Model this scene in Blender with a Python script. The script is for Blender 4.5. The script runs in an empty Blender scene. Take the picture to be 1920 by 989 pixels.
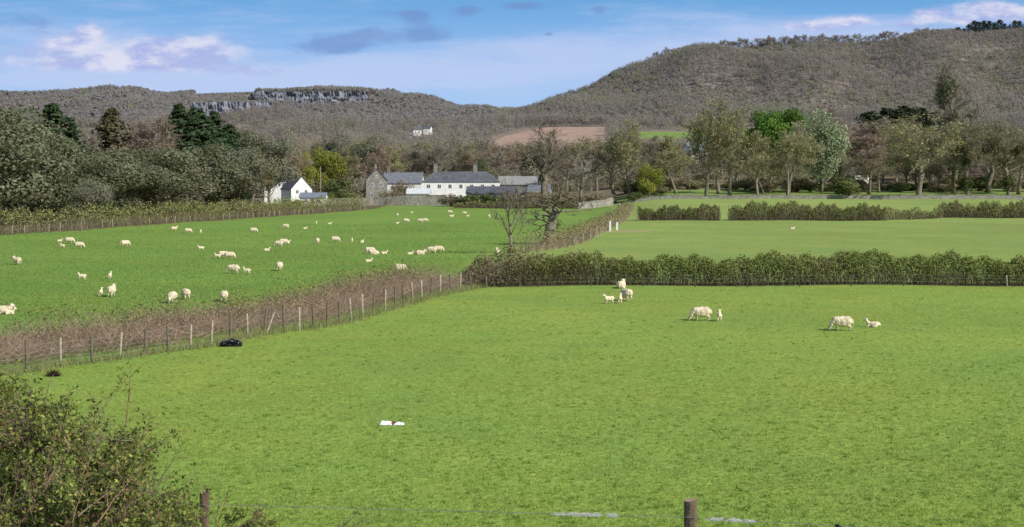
import bpy, math, random
import numpy as np
from mathutils import Vector, noise, Quaternion
rng=np.random.default_rng(7); random.seed(7)
F=2667.0; HY=338.0; CX=960.0
scn=bpy.context.scene; col=scn.collection
R=math.radians
# ------------------------------------------------------------ terrain
def sm(a,b,x):
    t=np.clip((np.asarray(x,float)-a)/(b-a),0,1); return t*t*(3-2*t)
RPX=[-400,0,100,200,300,370,450,600,700,780,850,900,935,1000,1060,1110,1165,1210,1280,1350,1440,1600,1700,1850,1920,2300]
RPY=[176,172,170,166,176,181,178,172,178,181,192,200,201,184,166,152,126,108,92,86,74,71,63,50,46,36]
def ridge(u):
    Dr=np.interp(u,[860,1060],[2300,1750])
    return Dr,(HY-np.interp(u,RPX,RPY))/F*Dr-np.interp(u,[300,360,700,750],[12,5,5,12])
def gz(x,y):
    x=np.asarray(x,float); d=np.maximum(np.asarray(y,float),.5); u=CX+F*x/d
    l=np.interp(d,[0,12,30,400,470,600,900,1050],[-3.6,-3.6,-8,-8,-7.6,-3,24,39])
    r=np.interp(d,[0,12,30,280,400,500,700,900,1050],[-3.6,-3.6,-8,-8,-5.2,-2,8,24,39])
    w=sm(1080,1260,u); z=l*(1-w)+r*w
    z=z+.05*sm(30,50,d)*(np.sin(x*.13+1)*np.sin(d*.09)+np.sin(x*.31+d*.17))
    z=z+sm(620,760,d)*(1-sm(1000,1050,d))*(1-sm(700,760,u)+sm(1450,1600,u))*(6*np.sin(x*.028+d*.012+1)+4*np.sin(x*.06-d*.02))
    Dr,Rz=ridge(u)
    t=np.clip((d-1050)/(Dr-1050),0,1); sw=.5*sm(780,950,u); s=sw*t+(1-sw)*t*t*(3-2*t)
    h=39+(Rz-39)*s+sm(1100,1400,d)*(1-sm(.85,1,t))*(7*sm(760,1000,u)+5*(1-sm(250,340,u))+5*sm(710,740,u)*(1-sm(760,1000,u)))*(np.sin(x*.021+d*.006)+.6*np.sin(x*.05-d*.011+2))
    h=h-np.maximum(d-Dr,0)*.06
    for a0,a1,d0,d1,yb,yt,de in((362,520,1250,1552,222,196,1760),(470,692,1650,1976,194,178,2300),(560,632,1600,1800,208,189,1976)):
        q=(u>a0-8)&(u<a1+8)&(d>d0)&(d<=d1+6); h=np.where(q,np.minimum(h,(HY-yb)/F*d),h)
        q=(u>a0)&(u<a1)&(d>d1+6)&(d<de); h=np.where(q,np.maximum(h,(HY-yt)/F*d1),h)
    return np.where(d>1050,h,z)
def g1(x,y): return float(gz(x,y))
def at(px,py):
    ds=np.linspace(28,900,8000); x=(px-CX)/F*ds; g=gz(x,ds); r=(HY-py)/F*ds
    i=int(np.argmax(r<=g)); return float(x[i]),float(ds[i]),float(g[i])
def fl(px,py):
    d=8*F/(py-HY); return ((px-CX)/F*d,d)
# ------------------------------------------------------------ mesh helpers
class MB:
    def __init__(s): s.v=[];s.f=[];s.c=[];s.n=0
    def add(s,v,f,c=(1,1,1)):
        v=np.asarray(v,float).reshape(-1,3); f=np.asarray(f,int)
        if f.ndim==1: f=f[None]
        c=np.asarray(c,float)
        if c.ndim==1: c=np.broadcast_to(c,(len(v),3))
        s.v.append(v);s.f.append(f+s.n);s.c.append(c);s.n+=len(v)
    def mesh(s,name,mat,smooth=False):
        me=bpy.data.meshes.new(name); V=np.concatenate(s.v)
        L=np.concatenate([f.ravel() for f in s.f]); k=np.concatenate([np.full(len(f),f.shape[1]) for f in s.f])
        st=np.concatenate([[0],np.cumsum(k)[:-1]])
        me.vertices.add(len(V)); me.loops.add(len(L)); me.polygons.add(len(k))
        me.vertices.foreach_set('co',V.astype(np.float32).ravel())
        me.loops.foreach_set('vertex_index',L.astype(np.int32)); me.polygons.foreach_set('loop_start',st.astype(np.int32))
        me.update(calc_edges=True)
        a=me.color_attributes.new('Col','FLOAT_COLOR','POINT')
        C=np.ones((len(V),4),np.float32); C[:,:3]=np.concatenate(s.c); a.data.foreach_set('color',C.ravel())
        me.polygons.foreach_set('use_smooth',np.full(len(k),smooth))
        me.materials.append(mat); me.update(); return me
    def build(s,name,mat,parent=None,smooth=False): return ob(name,s.mesh(name,mat,smooth),parent)
def ob(name,me,parent=None):
    o=bpy.data.objects.new(name,me); col.objects.link(o)
    if parent: o.parent=parent
    return o
def tag(o,label,cat=None,group=None,kind=None):
    o['label']=label
    if cat:o['category']=cat
    if group:o['group']=group
    if kind:o['kind']=kind
    return o
def empty(name,loc,rz=0,sc=None):
    o=bpy.data.objects.new(name,None); col.objects.link(o); o.location=loc; o.rotation_euler=(0,0,rz)
    if sc:o.scale=sc
    return o
def nrmz(v): return v/np.maximum(np.linalg.norm(v,axis=1,keepdims=True),1e-9)
def rvec(n): return nrmz(rng.normal(size=(n,3)))
def cards(mb,P,size,c,nrm=None,jit=.6,asp=.6):
    n=len(P); N=rvec(n)
    if nrm is not None: N=nrmz(nrm+jit*N)
    U=nrmz(np.cross(N,rvec(n))); V=np.cross(N,U); s=np.broadcast_to(np.asarray(size,float),(n,))[:,None]
    v=np.stack([P-U*s,P+V*s*asp,P+U*s,P-V*s*asp],1).reshape(-1,3)
    mb.add(v,np.arange(4*n).reshape(n,4),np.repeat(np.broadcast_to(c,(n,3)),4,0))
def sliv(mb,P,D,w,c):
    n=len(P); W=nrmz(np.cross(D,rvec(n)))*(np.broadcast_to(np.asarray(w,float),(n,))[:,None]*.5)
    v=np.stack([P-W,P+W,P+D],1).reshape(-1,3)
    mb.add(v,np.arange(3*n).reshape(n,3),np.repeat(np.broadcast_to(c,(n,3)),3,0))
def cmix(c1,c2,t): t=np.asarray(t)[:,None]; return np.asarray(c1)*(1-t)+np.asarray(c2)*t
def tube(mb,pts,rad,n=6,c=(1,1,1),cap=True):
    pts=[Vector(p) for p in pts]; vs=[];m=len(pts)
    for i,p in enumerate(pts):
        t=(pts[min(i+1,m-1)]-pts[max(i-1,0)]); t=t.normalized() if t.length>1e-7 else Vector((0,0,1))
        a=t.cross(Vector((0,1,0)) if abs(t.y)<.9 else Vector((1,0,0))).normalized(); b=t.cross(a)
        for k in range(n):
            q=2*math.pi*k/n; vs.append(p+(a*math.cos(q)+b*math.sin(q))*rad[i])
    f=[[i*n+k,i*n+(k+1)%n,(i+1)*n+(k+1)%n,(i+1)*n+k] for i in range(m-1) for k in range(n)]
    b0=mb.n; mb.add([tuple(v) for v in vs],f,c)
    if cap:
        mb.f.append(np.array([[b0+(m-1)*n+k for k in range(n)]])); mb.f.append(np.array([[b0+k for k in range(n)][::-1]]))
def box(mb,x0,x1,y0,y1,z0,z1,c=(1,1,1)):
    v=[(x,y,z) for z in(z0,z1) for y in(y0,y1) for x in(x0,x1)]
    mb.add(v,[[0,2,3,1],[4,5,7,6],[0,1,5,4],[2,6,7,3],[0,4,6,2],[1,3,7,5]],c)
# ------------------------------------------------------------ materials
def newmat(n):
    m=bpy.data.materials.new(n); m.use_nodes=True; return m,m.node_tree.nodes,m.node_tree.links
def mixc(N,L,a,b,fac,mode='MIX'):
    x=N.new('ShaderNodeMix'); x.data_type='RGBA'; x.blend_type=mode
    for s,v in((0,fac),(6,a),(7,b)):
        if hasattr(v,'is_output'): L.new(v,x.inputs[s])
        else: x.inputs[s].default_value=v if s==0 else (*v[:3],1)
    return x.outputs[2]
def nz(N,L,scale,det=3,lo=0.,hi=1.,vec=None,rough=.55):
    if vec is None:
        g=N.new('ShaderNodeNewGeometry'); vec=g.outputs['Position']
    t=N.new('ShaderNodeTexNoise'); t.inputs['Scale'].default_value=scale; t.inputs['Detail'].default_value=det; t.inputs['Roughness'].default_value=rough
    L.new(vec,t.inputs['Vector']); r=N.new('ShaderNodeMapRange'); r.inputs[1].default_value=.3; r.inputs[2].default_value=.7
    r.inputs[3].default_value=lo; r.inputs[4].default_value=hi; L.new(t.outputs[0],r.inputs[0]); return r.outputs[0]
def solid(name,c,rough=.85,scale=3.,var=.25,bump=.3,attr=False,c2=None,obj=False,spec=.3):
    m,N,L=newmat(name); b=N['Principled BSDF']; b.inputs['Roughness'].default_value=rough; b.inputs['Specular IOR Level'].default_value=spec
    vec=None
    if obj: vec=N.new('ShaderNodeTexCoord').outputs['Object']
    n=nz(N,L,scale,5,1-var,1+var,vec)
    cc=mixc(N,L,c,c2,nz(N,L,scale*.35,4,0,1,vec)) if c2 else None
    base=mixc(N,L,cc if cc else c,n,1.,'MULTIPLY')
    if attr:
        a=N.new('ShaderNodeAttribute'); a.attribute_name='Col'; base=mixc(N,L,base,a.outputs[0],1.,'MULTIPLY')
    L.new(base,b.inputs['Base Color'])
    if bump:
        bp=N.new('ShaderNodeBump'); bp.inputs['Strength'].default_value=bump; bp.inputs['Distance'].default_value=.05; L.new(n,bp.inputs['Height']); L.new(bp.outputs[0],b.inputs['Normal'])
    return m
def leafmat(name,trans=.3,var=.22,gain=1.):
    m,N,L=newmat(name); N.remove(N['Principled BSDF']); out=N['Material Output']
    a=N.new('ShaderNodeAttribute'); a.attribute_name='Col'
    o=N.new('ShaderNodeObjectInfo'); r=N.new('ShaderNodeMapRange'); r.inputs[3].default_value=(1-var)*gain; r.inputs[4].default_value=(1+var)*gain
    L.new(o.outputs['Random'],r.inputs[0]); c=mixc(N,L,a.outputs[0],r.outputs[0],1.,'MULTIPLY')
    d=N.new('ShaderNodeBsdfDiffuse'); t=N.new('ShaderNodeBsdfTranslucent'); mx=N.new('ShaderNodeMixShader'); mx.inputs[0].default_value=trans
    L.new(c,d.inputs[0]); L.new(c,t.inputs[0]); L.new(d.outputs[0],mx.inputs[1]); L.new(t.outputs[0],mx.inputs[2]); L.new(mx.outputs[0],out.inputs[0]); return m
LEAF=leafmat('foliage',.33,.12); TWIG=leafmat('twigs',.33,.15); FAR=leafmat('far_wood',.48,0); GRASS=leafmat('grass_blades',.35,0)
BARK=solid('bark',(.24,.20,.155),.95,4,.35,.5,True,(.17,.155,.11),True)
POSTM=solid('weathered_post',(.22,.185,.14),.9,9,.4,.4,True,(.30,.27,.23),True)
WIRE=solid('galvanised_wire',(.22,.22,.22),.6,9,.2,0)
WOOL=solid('fleece',(.66,.58,.43),.95,9,.16,.5,True,None,True,.1)
SLATE=solid('slate_roof',(.085,.09,.105),.7,1.3,.3,.3,False,(.125,.13,.145))
PSLATE=solid('pale_slate',(.17,.18,.205),.7,1.3,.25,.3)
WHITE=solid('white_render',(.80,.79,.75),.85,.8,.09,.1)
STONE=solid('grey_stone',(.30,.285,.25),.95,2.2,.4,.6,False,(.2,.19,.165))
PALE=solid('pale_stone',(.46,.42,.36),.95,1.7,.35,.6,False,(.30,.28,.24))
GLASSM=solid('window_glass',(.03,.035,.045),.15,1,.1,0,spec=.6)
BRICK=solid('chimney_brick',(.34,.17,.11),.9,4,.3,.3)
RUST=solid('rusty_cladding',(.19,.085,.06),.8,1.5,.3,.3)
BLUE=solid('bluish_roofing',(.19,.22,.27),.6,1.5,.2,.2)
PAINT=solid('white_paint',(.8,.8,.78),.6,3,.06,0)
PLASB=solid('black_plastic',(.008,.008,.01),.3,6,.3,.3,spec=.6)
PLASW=solid('white_plastic',(.8,.8,.8),.4,9,.1,.2,True)
ROCK=solid('quarry_rock',(.245,.25,.275),.95,.05,.35,.6,True,(.175,.18,.2))
m,N,L=newmat('pasture'); GROUND=m; b=N['Principled BSDF']; b.inputs['Roughness'].default_value=.95; b.inputs['Specular IOR Level'].default_value=.1
a=N.new('ShaderNodeAttribute'); a.attribute_name='Col'; c=a.outputs[0]
for s,lo,hi,dt in((.045,.90,1.10,3),(.5,.92,1.08,4),(4.,.76,1.24,7)): c=mixc(N,L,c,nz(N,L,s,dt,lo,hi),1.,'MULTIPLY')
yl=mixc(N,L,(.98,1,1),(1.26,1.06,1.),nz(N,L,.12,6,0,1)); c=mixc(N,L,c,yl,1.,'MULTIPLY')
L.new(c,b.inputs['Base Color']); bp=N.new('ShaderNodeBump'); bp.inputs['Strength'].default_value=.55; bp.inputs['Distance'].default_value=.06
L.new(nz(N,L,5,6,0,1),bp.inputs['Height']); L.new(bp.outputs[0],b.inputs['Normal'])
# ------------------------------------------------------------ fence line and fields
POSTS=[(50,698,0),(113,685,1),(172,680,0),(224,672,1),(272,665,0),(315,660,0),(357,656,1),(396,650,1),(432,640,0),(464,634,1),(495,628,0),(532,621,0),(562,620,2),(588,614,0),(613,609,0),(636,604,0),(658,598,1),(680,592,2),(700,587,0),(722,582,1),(740,578,0),(757,573,0),(774,568,1),(791,563,2),(808,558,0),(826,553,2),(845,549,0),(863,545,1),(884,541,0)]
pw=[fl(p[0],p[1]) for p in POSTS]
BD=[20,45]+[p[1] for p in pw]+[108,162,168,277,344,400]; BX=[-45,-29.5]+[p[0] for p in pw]+[-2.4,1.2,5.2,20.5,25,27]
def bx(d): return np.interp(d,BD,BX)
def lx(d): return np.interp(d,[100,205,356,400],[-96,-74,-43,-38])
def ploughed(u,d,m=0): return (d>850-m)&(d<1060)&(u<1135+m)&(u>893-m+(d-870)/190*130+6*np.sin(d*.05))
def gcol(x,d):
    u=CX+F*x/d; n=x.shape; C=np.empty(n+(3,)); C[:]=(.225,.335,.066)
    def s(m,c): C[m]=c
    s(d>108,(.23,.325,.085)); s((d>278)&(u>1000),(.25,.345,.10))
    s((x<bx(d))&(x>lx(d)),(.172,.288,.058))
    s(x<lx(d),(.13,.12,.06)); s((d>402)&~((u>600)&(u<860)&(d<432)),(.16,.16,.075))
    s((d>402)&(d<470)&(u>1130),(.20,.29,.08)); s((d>470),(.19,.17,.11))
    s((d<30),(.12,.19,.04))
    s((d>800),(.22,.195,.165)); s(ploughed(u,d),(.35,.27,.215))
    s((d>925)&(d<1000)&(u>1195)&(u<1410),(.17,.28,.07))
    s((d>1065),(.23,.205,.18)); s((d>1500)&(u>350)&(u<700),(.19,.18,.12))
    s((d>1380)&(d<1560)&(u>350)&(u<535),(.20,.20,.18)); s((d>1880)&(d<1980)&(u>460)&(u<700),(.20,.20,.18))
    s((d>200)&(d<235)&(u>1130)&(u<1220)&(np.abs(d-222)<5),(.33,.31,.15))
    return C
na=640
A=np.linspace(-.78,.78,na); D=np.concatenate([np.geomspace(4,1300,340)[:-1],np.linspace(1300,2400,111)[:-1],np.geomspace(2400,6500,20)]); nd=len(D)
AA,DD=np.meshgrid(A,D); X=AA*DD; Z=gz(X,DD)
mb=MB(); i=np.arange(na*nd).reshape(nd,na)
f=np.stack([i[:-1,:-1],i[:-1,1:],i[1:,1:],i[1:,:-1]],-1).reshape(-1,4)
mb.add(np.stack([X,DD,Z],-1).reshape(-1,3),f,gcol(X,DD).reshape(-1,3))
tag(mb.build('ground',GROUND,None,True),'rolling green pasture and hills','ground',kind='structure')
# ------------------------------------------------------------ quarry cliffs
def cliff(u0,u1,d,yt,yb,label,seed):
    mb=MB(); nu=int((u1-u0)*1.2); nv=14; P=[];C=[]
    for j in range(nv):
        for k in range(nu):
            u=u0+(u1-u0)*k/(nu-1); t=j/(nv-1)
            e=min(1,min(k,nu-1-k)/8)
            top=yt+5*noise.noise((u*.06,seed,0))+ (yb-yt)*.5*(1-e); y=yb+3+(top-yb-3)*t
            st=(2.5 if t>.55+.2*noise.noise((u*.03,seed,3)) else -2.5)
            dd=d-6+ (t-.5)*8 +st+9*noise.noise((u*.07,t*2.2,seed))+4*noise.noise((u*.3,t*4,seed))
            x=(u-CX)/F*dd; P.append((x,dd,(HY-y)/F*d))
            s=.8+.7*abs(noise.noise((u*.15,t*4.5,seed+5)))-1.2*max(0,noise.noise((u*.16,t*2.6,seed+9))); s=max(s,.35); C.append((s,s,s*1.05))
    i=np.arange(nu*nv).reshape(nv,nu)
    mb.add(P,np.stack([i[:-1,:-1],i[:-1,1:],i[1:,1:],i[1:,:-1]],-1).reshape(-1,4),np.array(C))
    tag(mb.build('quarry_cliff',ROCK),label,'quarry cliff',kind='structure')
cliff(356,524,1552,192,222,'grey lower quarry face with vertical rock ribs at the left',3)
cliff(466,696,1976,172,194,'long upper grey quarry face below the flat hilltop',8)
cliff(554,638,1800,186,208,'small middle quarry face below the upper cliff',5)
# ------------------------------------------------------------ far woods as masses
def wood(name,us,ds,spacing,Hr,K,c1,c2,label,keep=None,w=.5,green=.06,KC=10,tk=1.35,far=None):
    area=(us[1]-us[0])/F*(ds[1]**2-ds[0]**2)/2; n=int(area/spacing**2)
    d=np.sqrt(rng.uniform(ds[0]**2,ds[1]**2,n)); u=rng.uniform(us[0],us[1],n)
    Dr,_=ridge(u); k=d<Dr+50
    for a0,a1,b0,b1 in((350,530,1400,1640),(458,705,1880,2010),(548,645,1720,1840)): k&=~((u>a0)&(u<a1)&(d>b0)&(d<b1))
    if keep is not None: k&=keep(u,d)
    u=u[k];d=d[k];n=len(u); x=(u-CX)/F*d; z=gz(x,d)
    H=rng.uniform(Hr[0],Hr[1],n)*(1+.2*np.sin(x*.03+d*.013))
    q=((u>345)&(u<535)&(d>1150)&(d<1560))|((u>455)&(u<710)&(d>1600)&(d<2000))|((u>365)&(u<480)&(d>1640)); H=np.where(q,H*.35,H)
    r=np.maximum(H*rng.uniform(.3,.42,n),2.5)
    patch=.5+.5*np.sin(x*.012+1.3)*np.sin(d*.009+x*.004)
    tcol=cmix(c1,c2,np.clip(patch*.6+rng.random(n)*.4,0,1)); g=green*(.2+1.6*patch**2)
    if far is not None:
        ff=sm(far[0],far[1],d); tcol=tcol*(1-ff[:,None])+cmix(far[2],far[3],rng.random(n))*ff[:,None]; g=g*(1-.75*ff)
    gsel=rng.random(n)<g; tcol[gsel]=tcol[gsel]*(.88,1.12,.65)
    tcol*=rng.uniform(.92,1.08,n)[:,None]
    mb=MB(); idx=np.repeat(np.arange(n),K); m=len(idx)
    a=rng.uniform(0,2*np.pi,m); q=np.sqrt(rng.random(m)); ox=np.cos(a)*q;oy=np.sin(a)*q; h0=rng.uniform(.12,.6,m)
    P=np.stack([x[idx]+ox*r[idx]*.6,d[idx]+oy*r[idx]*.6,z[idx]+H[idx]*h0],1)
    Dv=np.stack([ox*r[idx]*.5,oy*r[idx]*.5,H[idx]*(1-h0)*rng.uniform(.5,1,m)*(1-.3*q)],1)
    sliv(mb,P,Dv,w*rng.uniform(.5,1.,m),tcol[idx]*rng.uniform(.92,1.15,m)[:,None])
    idx=np.repeat(np.arange(n),KC); m=len(idx); v=rvec(m); v[:,2]=np.abs(v[:,2])
    P=np.stack([x[idx],d[idx],z[idx]+H[idx]*.42],1)+v*np.stack([r[idx],r[idx],H[idx]*.5],1)*rng.uniform(.6,1,m)[:,None]
    cards(mb,P,w*rng.uniform(1.2,2.4,m),tcol[idx]*rng.uniform(.93,1.07,m)[:,None],v*np.array([.7,.7,.6])+np.array([.25,-.35,.5]),.2,.7)
    T=np.stack([x,d,z-.5],1); sliv(mb,T,np.stack([0*x,0*x,H*.75],1),.4,tcol*tk)
    tag(mb.build(name,FAR),label,'woodland',kind='stuff')
wood('hill_woodland',(930,2200),(1060,1810),6.3,(8,11.5),13,(.24,.215,.19),(.31,.285,.25),'leafless grey-brown woodland covering the big hill on the right',w=.42,green=.16,KC=19,tk=1.2)
wood('hill_woodland',(-300,930),(1060,2360),8.2,(8,10.5),5,(.235,.22,.212),(.285,.27,.262),'distant woodland over the quarry ridge at the left, its colour greyed for haze',w=.78,KC=14,tk=1.05)  # distance haze is put into these greyer tree colours
def kmid(u,d):
    return ~(ploughed(u,d,8)|((u>900)&(u<1135)&(d>760)&(d<=860)))&~((u>1190)&(u<1415)&(d>800)&(d<1005))&~((u>1120)&(d<520))&~((u>766)&(u<820)&(d>880)&(d<975))
wood('valley_woodland',(-300,2200),(500,1070),7.4,(8,12.5),26,(.28,.25,.18),(.38,.35,.26),'mixed bare and budding valley woodland behind the village',kmid,w=.26,green=.25,KC=32,far=(640,860,(.25,.22,.195),(.315,.285,.255)))
# ------------------------------------------------------------ tree prototypes
def bare(seed,H=20,start=.25,n1=12,n2=7,n3=6,nt=7,r0=.42,Ls=.42,up=.25,tw=.13,c=(.34,.295,.23),leafc=None,nleaf=0,ls=.16,crook=.2,ivy=0,tl=1.,rm=.04,ang=(35,70),itr=.6):
    r=random.Random(seed); W=MB(); tp=[];td=[];twd=[];ends=[];limb=[]
    def path(p,d,Ln,st,ck,upv):
        pts=[p]
        for i in range(st):
            d=(d+Vector((r.gauss(0,ck),r.gauss(0,ck),r.gauss(0,ck)+upv))).normalized(); p=p+d*(Ln/st); pts.append(p)
        return pts
    tr=path(Vector((0,0,-.3)),Vector((r.gauss(0,.04),r.gauss(0,.04),1)),H*.72,9,.07,.05)
    rr=[r0*(1.25 if i==0 else 1)*(1-.85*(i/9)**1.2)+.03 for i in range(10)]; tube(W,tr,rr,8)
    def sub(pts,t):
        f=t*(len(pts)-1); i=min(int(f),len(pts)-2); return pts[i].lerp(pts[i+1],f-i),(pts[i+1]-pts[i]).normalized()
    def side(d,ang):
        a=Quaternion(d,r.uniform(0,6.283))@d.orthogonal().normalized(); return (d*math.cos(ang)+a*math.sin(ang)).normalized()
    for i in range(n1):
        t=start/.72+(1-start/.72)*(i+r.random()*.6)/n1; t=min(t,.99); p,d=sub(tr,t)
        L1=H*Ls*(1-.45*t)*r.uniform(.8,1.15); a=R(r.uniform(*ang))*(1.15-.5*t)
        az=i*2.4+r.uniform(-.4,.4); dd=Vector((math.cos(az)*math.sin(a),math.sin(az)*math.sin(a),math.cos(a)))
        b1=path(p,dd,L1,6,crook,up*.35); q=r0*.5*(1-.5*t); tube(W,b1,[max(q*(1-.8*k/6),rm) for k in range(7)],6); limb.append(b1)
        for j in range(n2):
            t2=.25+.75*(j+r.random())/n2; p2,d2=sub(b1,min(t2,.99)); L2=L1*.5*(1.15-.5*t2)*r.uniform(.7,1.2)
            b2=path(p2,side(d2,R(r.uniform(25,60))),L2,4,crook,up*.3); q2=q*.45*(1-.4*t2); tube(W,b2,[max(q2*(1-.7*k/4),rm*.75) for k in range(5)],4,cap=False)
            for k in range(n3):
                t3=.15+.85*(k+r.random())/n3; p3,d3=sub(b2,min(t3,.99)); L3=L2*.55*r.uniform(.6,1.2)
                d3=(side(d3,R(r.uniform(20,60)))+Vector((0,0,up*.6))).normalized(); tp.append(p3);td.append(d3*L3);twd.append(max(.12,rm*1.5))
                for l in range(nt):
                    t4=.1+.9*(l+r.random())/nt; p4=p3+d3*L3*t4; d4=(side(d3,R(r.uniform(20,60)))+Vector((0,0,up*.5))).normalized()
                    L4=r.uniform(.6,1.5)*H/20*tl; tp.append(p4);td.append(d4*L4);twd.append(tw*r.uniform(.5,1)); ends.append(p4+d4*L4*.8)
    Cm=MB(); n=len(tp); P=np.array([tuple(v) for v in tp]); Dv=np.array([tuple(v) for v in td])
    sliv(Cm,P,Dv,np.array(twd),np.array(c)*rng.uniform(.75,1.3,n)[:,None])
    if nleaf:
        E=np.array([tuple(v) for v in ends]); ii=rng.integers(0,len(E),nleaf); Q=E[ii]+rng.normal(size=(nleaf,3))*.35
        cards(Cm,Q,ls*rng.uniform(.6,1.3,nleaf),np.array(leafc)*rng.uniform(.7,1.35,nleaf)[:,None])
    if ivy:
        for q in range(ivy):
            b=tr if r.random()<itr else r.choice(limb); p,_=sub(b,r.uniform(.05,.85 if itr<.9 else .45)); s=r.uniform(.5,1.1)*H/20*1.3
            v=rvec(170); cards(Cm,np.array(tuple(p))+v*np.array([s,s,s*1.5])*rng.uniform(.5,1.15,170)[:,None],.24,np.array((.095,.11,.045))*rng.uniform(.6,1.5,170)[:,None],v)
    return W.mesh('trunk',BARK,True),Cm.mesh('crown',TWIG if not nleaf else LEAF)
def leafy(seed,H=18,Rr=7,z0=.1,n=12000,ls=.4,c1=(.05,.06,.03),c2=(.09,.1,.05),nl=48,asp=.6,hi=(.8,1.25),jit=.7,lv=.25):
    r=np.random.default_rng(seed); hz=H*(1-z0)/2; cz=H*z0+hz
    v=nrmz(r.normal(size=(nl,3))); q=r.uniform(.35,.86,nl)[:,None]; Cc=v*q*np.array([Rr,Rr,hz]); lr=Rr*r.uniform(.2,.4,nl)
    w=lr**2; idx=r.choice(nl,n,p=w/w.sum()); dv=nrmz(r.normal(size=(n,3))); P=Cc[idx]+dv*lr[idx][:,None]*r.uniform(.75,1.12,n)[:,None]*np.array([1,1,.85]); P[:,2]+=cz
    lc=cmix(c1,c2,r.random(nl))*r.uniform(hi[0],hi[1],nl)[:,None]
    mb=MB(); cards(mb,P,ls*r.uniform(.6,1.2,n),lc[idx]*r.uniform(1-lv,1+lv,n)[:,None],dv,jit,asp)
    T=MB(); rd=random.Random(seed); x=y=0; pts=[];ra=[]
    for k in range(8): pts.append((x,y,H*.8*k/7-.3)); ra.append(.35*(1-.8*k/7)+.04); x+=rd.gauss(0,.15);y+=rd.gauss(0,.15)
    tube(T,pts,ra,7)
    for k in range(14):
        t=rd.uniform(.15,.8); p=pts[int(t*7)]; a=rd.uniform(0,6.28); Ln=Rr*rd.uniform(.5,.85)
        tube(T,[p,(p[0]+math.cos(a)*Ln*.5,p[1]+math.sin(a)*Ln*.5,p[2]+Ln*.3),(p[0]+math.cos(a)*Ln,p[1]+math.sin(a)*Ln,p[2]+Ln*.7)],[.16,.1,.03],5)
    return T.mesh('trunk',BARK,True),mb.mesh('crown',LEAF)
def conifer(seed,H=20,Rr=6,c=(.062,.095,.045),n=110,z0=.08,bush=55,pw_=.85):
    r=random.Random(seed); T=MB(); tube(T,[(0,0,-.3),(.1,0,H*.5),(0,0,H)],[.35,.22,.04],7); P=[]
    for i in range(n):
        t=z0+(1-z0)*(i/n)**.9; a=i*2.399+r.uniform(-.5,.5); Ln=Rr*min(1,(1-t)*1.15)**pw_*r.uniform(.35,1.2)+.2; dz=r.uniform(-.1,.4)
        tip=(math.cos(a)*Ln,math.sin(a)*Ln,H*t+dz*Ln); tube(T,[(0,0,H*t-.2),tip],[.06,.015],3,cap=False)
        for k in range(bush):
            s=r.uniform(.2,1.1); sp=.12+.28*s*min(1,Ln/2.5)
            P.append((tip[0]*s+r.gauss(0,sp),tip[1]*s+r.gauss(0,sp),H*t+dz*Ln*s+r.gauss(0,sp*.5)))
    P=np.array(P); m=len(P); mb=MB(); cc=np.array(c)*rng.uniform(.5,1.7,m)[:,None]; up=np.zeros((m,3)); up[:,2]=.6; up[:,:2]=P[:,:2]/ (np.linalg.norm(P[:,:2],axis=1,keepdims=True)+.1)
    cards(mb,P,.4*rng.uniform(.6,1.2,m),cc,up,.8,.45)
    return T.mesh('trunk',BARK,True),mb.mesh('crown',LEAF)
PR={}
OL=dict(c=(.35,.315,.22),leafc=(.30,.29,.13),nleaf=3400,ls=.23)
for i in range(3): PR['bare%d'%i]=bare(10+i)
for i in range(3): PR['olive%d'%i]=bare(20+i,**OL)
PR['spread']=bare(27,start=.2,Ls=.55,up=.1,**OL)
PR['red0']=bare(31,c=(.37,.285,.225),nt=8); PR['red1']=bare(32,c=(.35,.28,.215),nt=8,leafc=(.33,.25,.16),nleaf=1500)
PR['dead']=bare(41,n1=9,n2=4,n3=4,nt=3,r0=.6,crook=.3,c=(.5,.46,.4),Ls=.4,rm=.09)
PR['crooked']=bare(43,n1=12,n2=6,n3=4,nt=4,r0=.6,crook=.3,c=(.36,.28,.22),Ls=.42,start=.28,tw=.1,rm=.07,up=.35)
PR['slim']=bare(45,H=20,start=.16,n1=12,n2=5,n3=3,nt=4,r0=.46,Ls=.6,up=.45,tw=.1,c=(.10,.08,.065),crook=.14,rm=.095,ang=(25,58))
PR['ivy']=bare(47,n1=14,n2=6,n3=5,nt=6,r0=.35,Ls=.3,ivy=8,c=(.27,.24,.18))
PR['ivy2']=bare(48,n1=12,n2=7,n3=6,nt=7,Ls=.4,ivy=8,c=(.31,.28,.2),leafc=(.24,.24,.11),nleaf=2500)
for i in range(3): PR['ever%d'%i]=leafy(50+i,c1=(.135,.15,.08),c2=(.235,.24,.15),n=19000,ls=.27,nl=75,hi=(.88,1.15),jit=.55,lv=.15,z0=.03)
for i in range(2): PR['grey%d'%i]=leafy(60+i,c1=(.20,.205,.135),c2=(.285,.285,.20),n=13000,ls=.27,hi=(.88,1.15),lv=.15,z0=.05)
PR['bright']=leafy(70,c1=(.095,.185,.035),c2=(.145,.24,.05),n=11000,ls=.36)
PR['yellow']=leafy(71,c1=(.22,.25,.05),c2=(.31,.32,.07),n=6000,ls=.32,nl=34)
PR['willow']=leafy(72,c1=(.28,.33,.19),c2=(.38,.43,.26),n=9000,ls=.3,nl=60)
PR['shrub']=leafy(73,H=5,Rr=2.6,z0=.02,c1=(.15,.18,.065),c2=(.23,.25,.10),n=4500,ls=.17,nl=30)
PR['brownshrub']=leafy(74,H=5,Rr=2.8,z0=.02,c1=(.26,.22,.14),c2=(.34,.30,.19),n=4000,ls=.15,nl=30)
for i in range(2): PR['con%d'%i]=conifer(80+i)
PR['conb']=conifer(83,c=(.14,.125,.07),Rr=6)
PR['pine']=conifer(85,c=(.055,.07,.04),Rr=6.5,z0=.3,n=80,pw_=.4)
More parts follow.
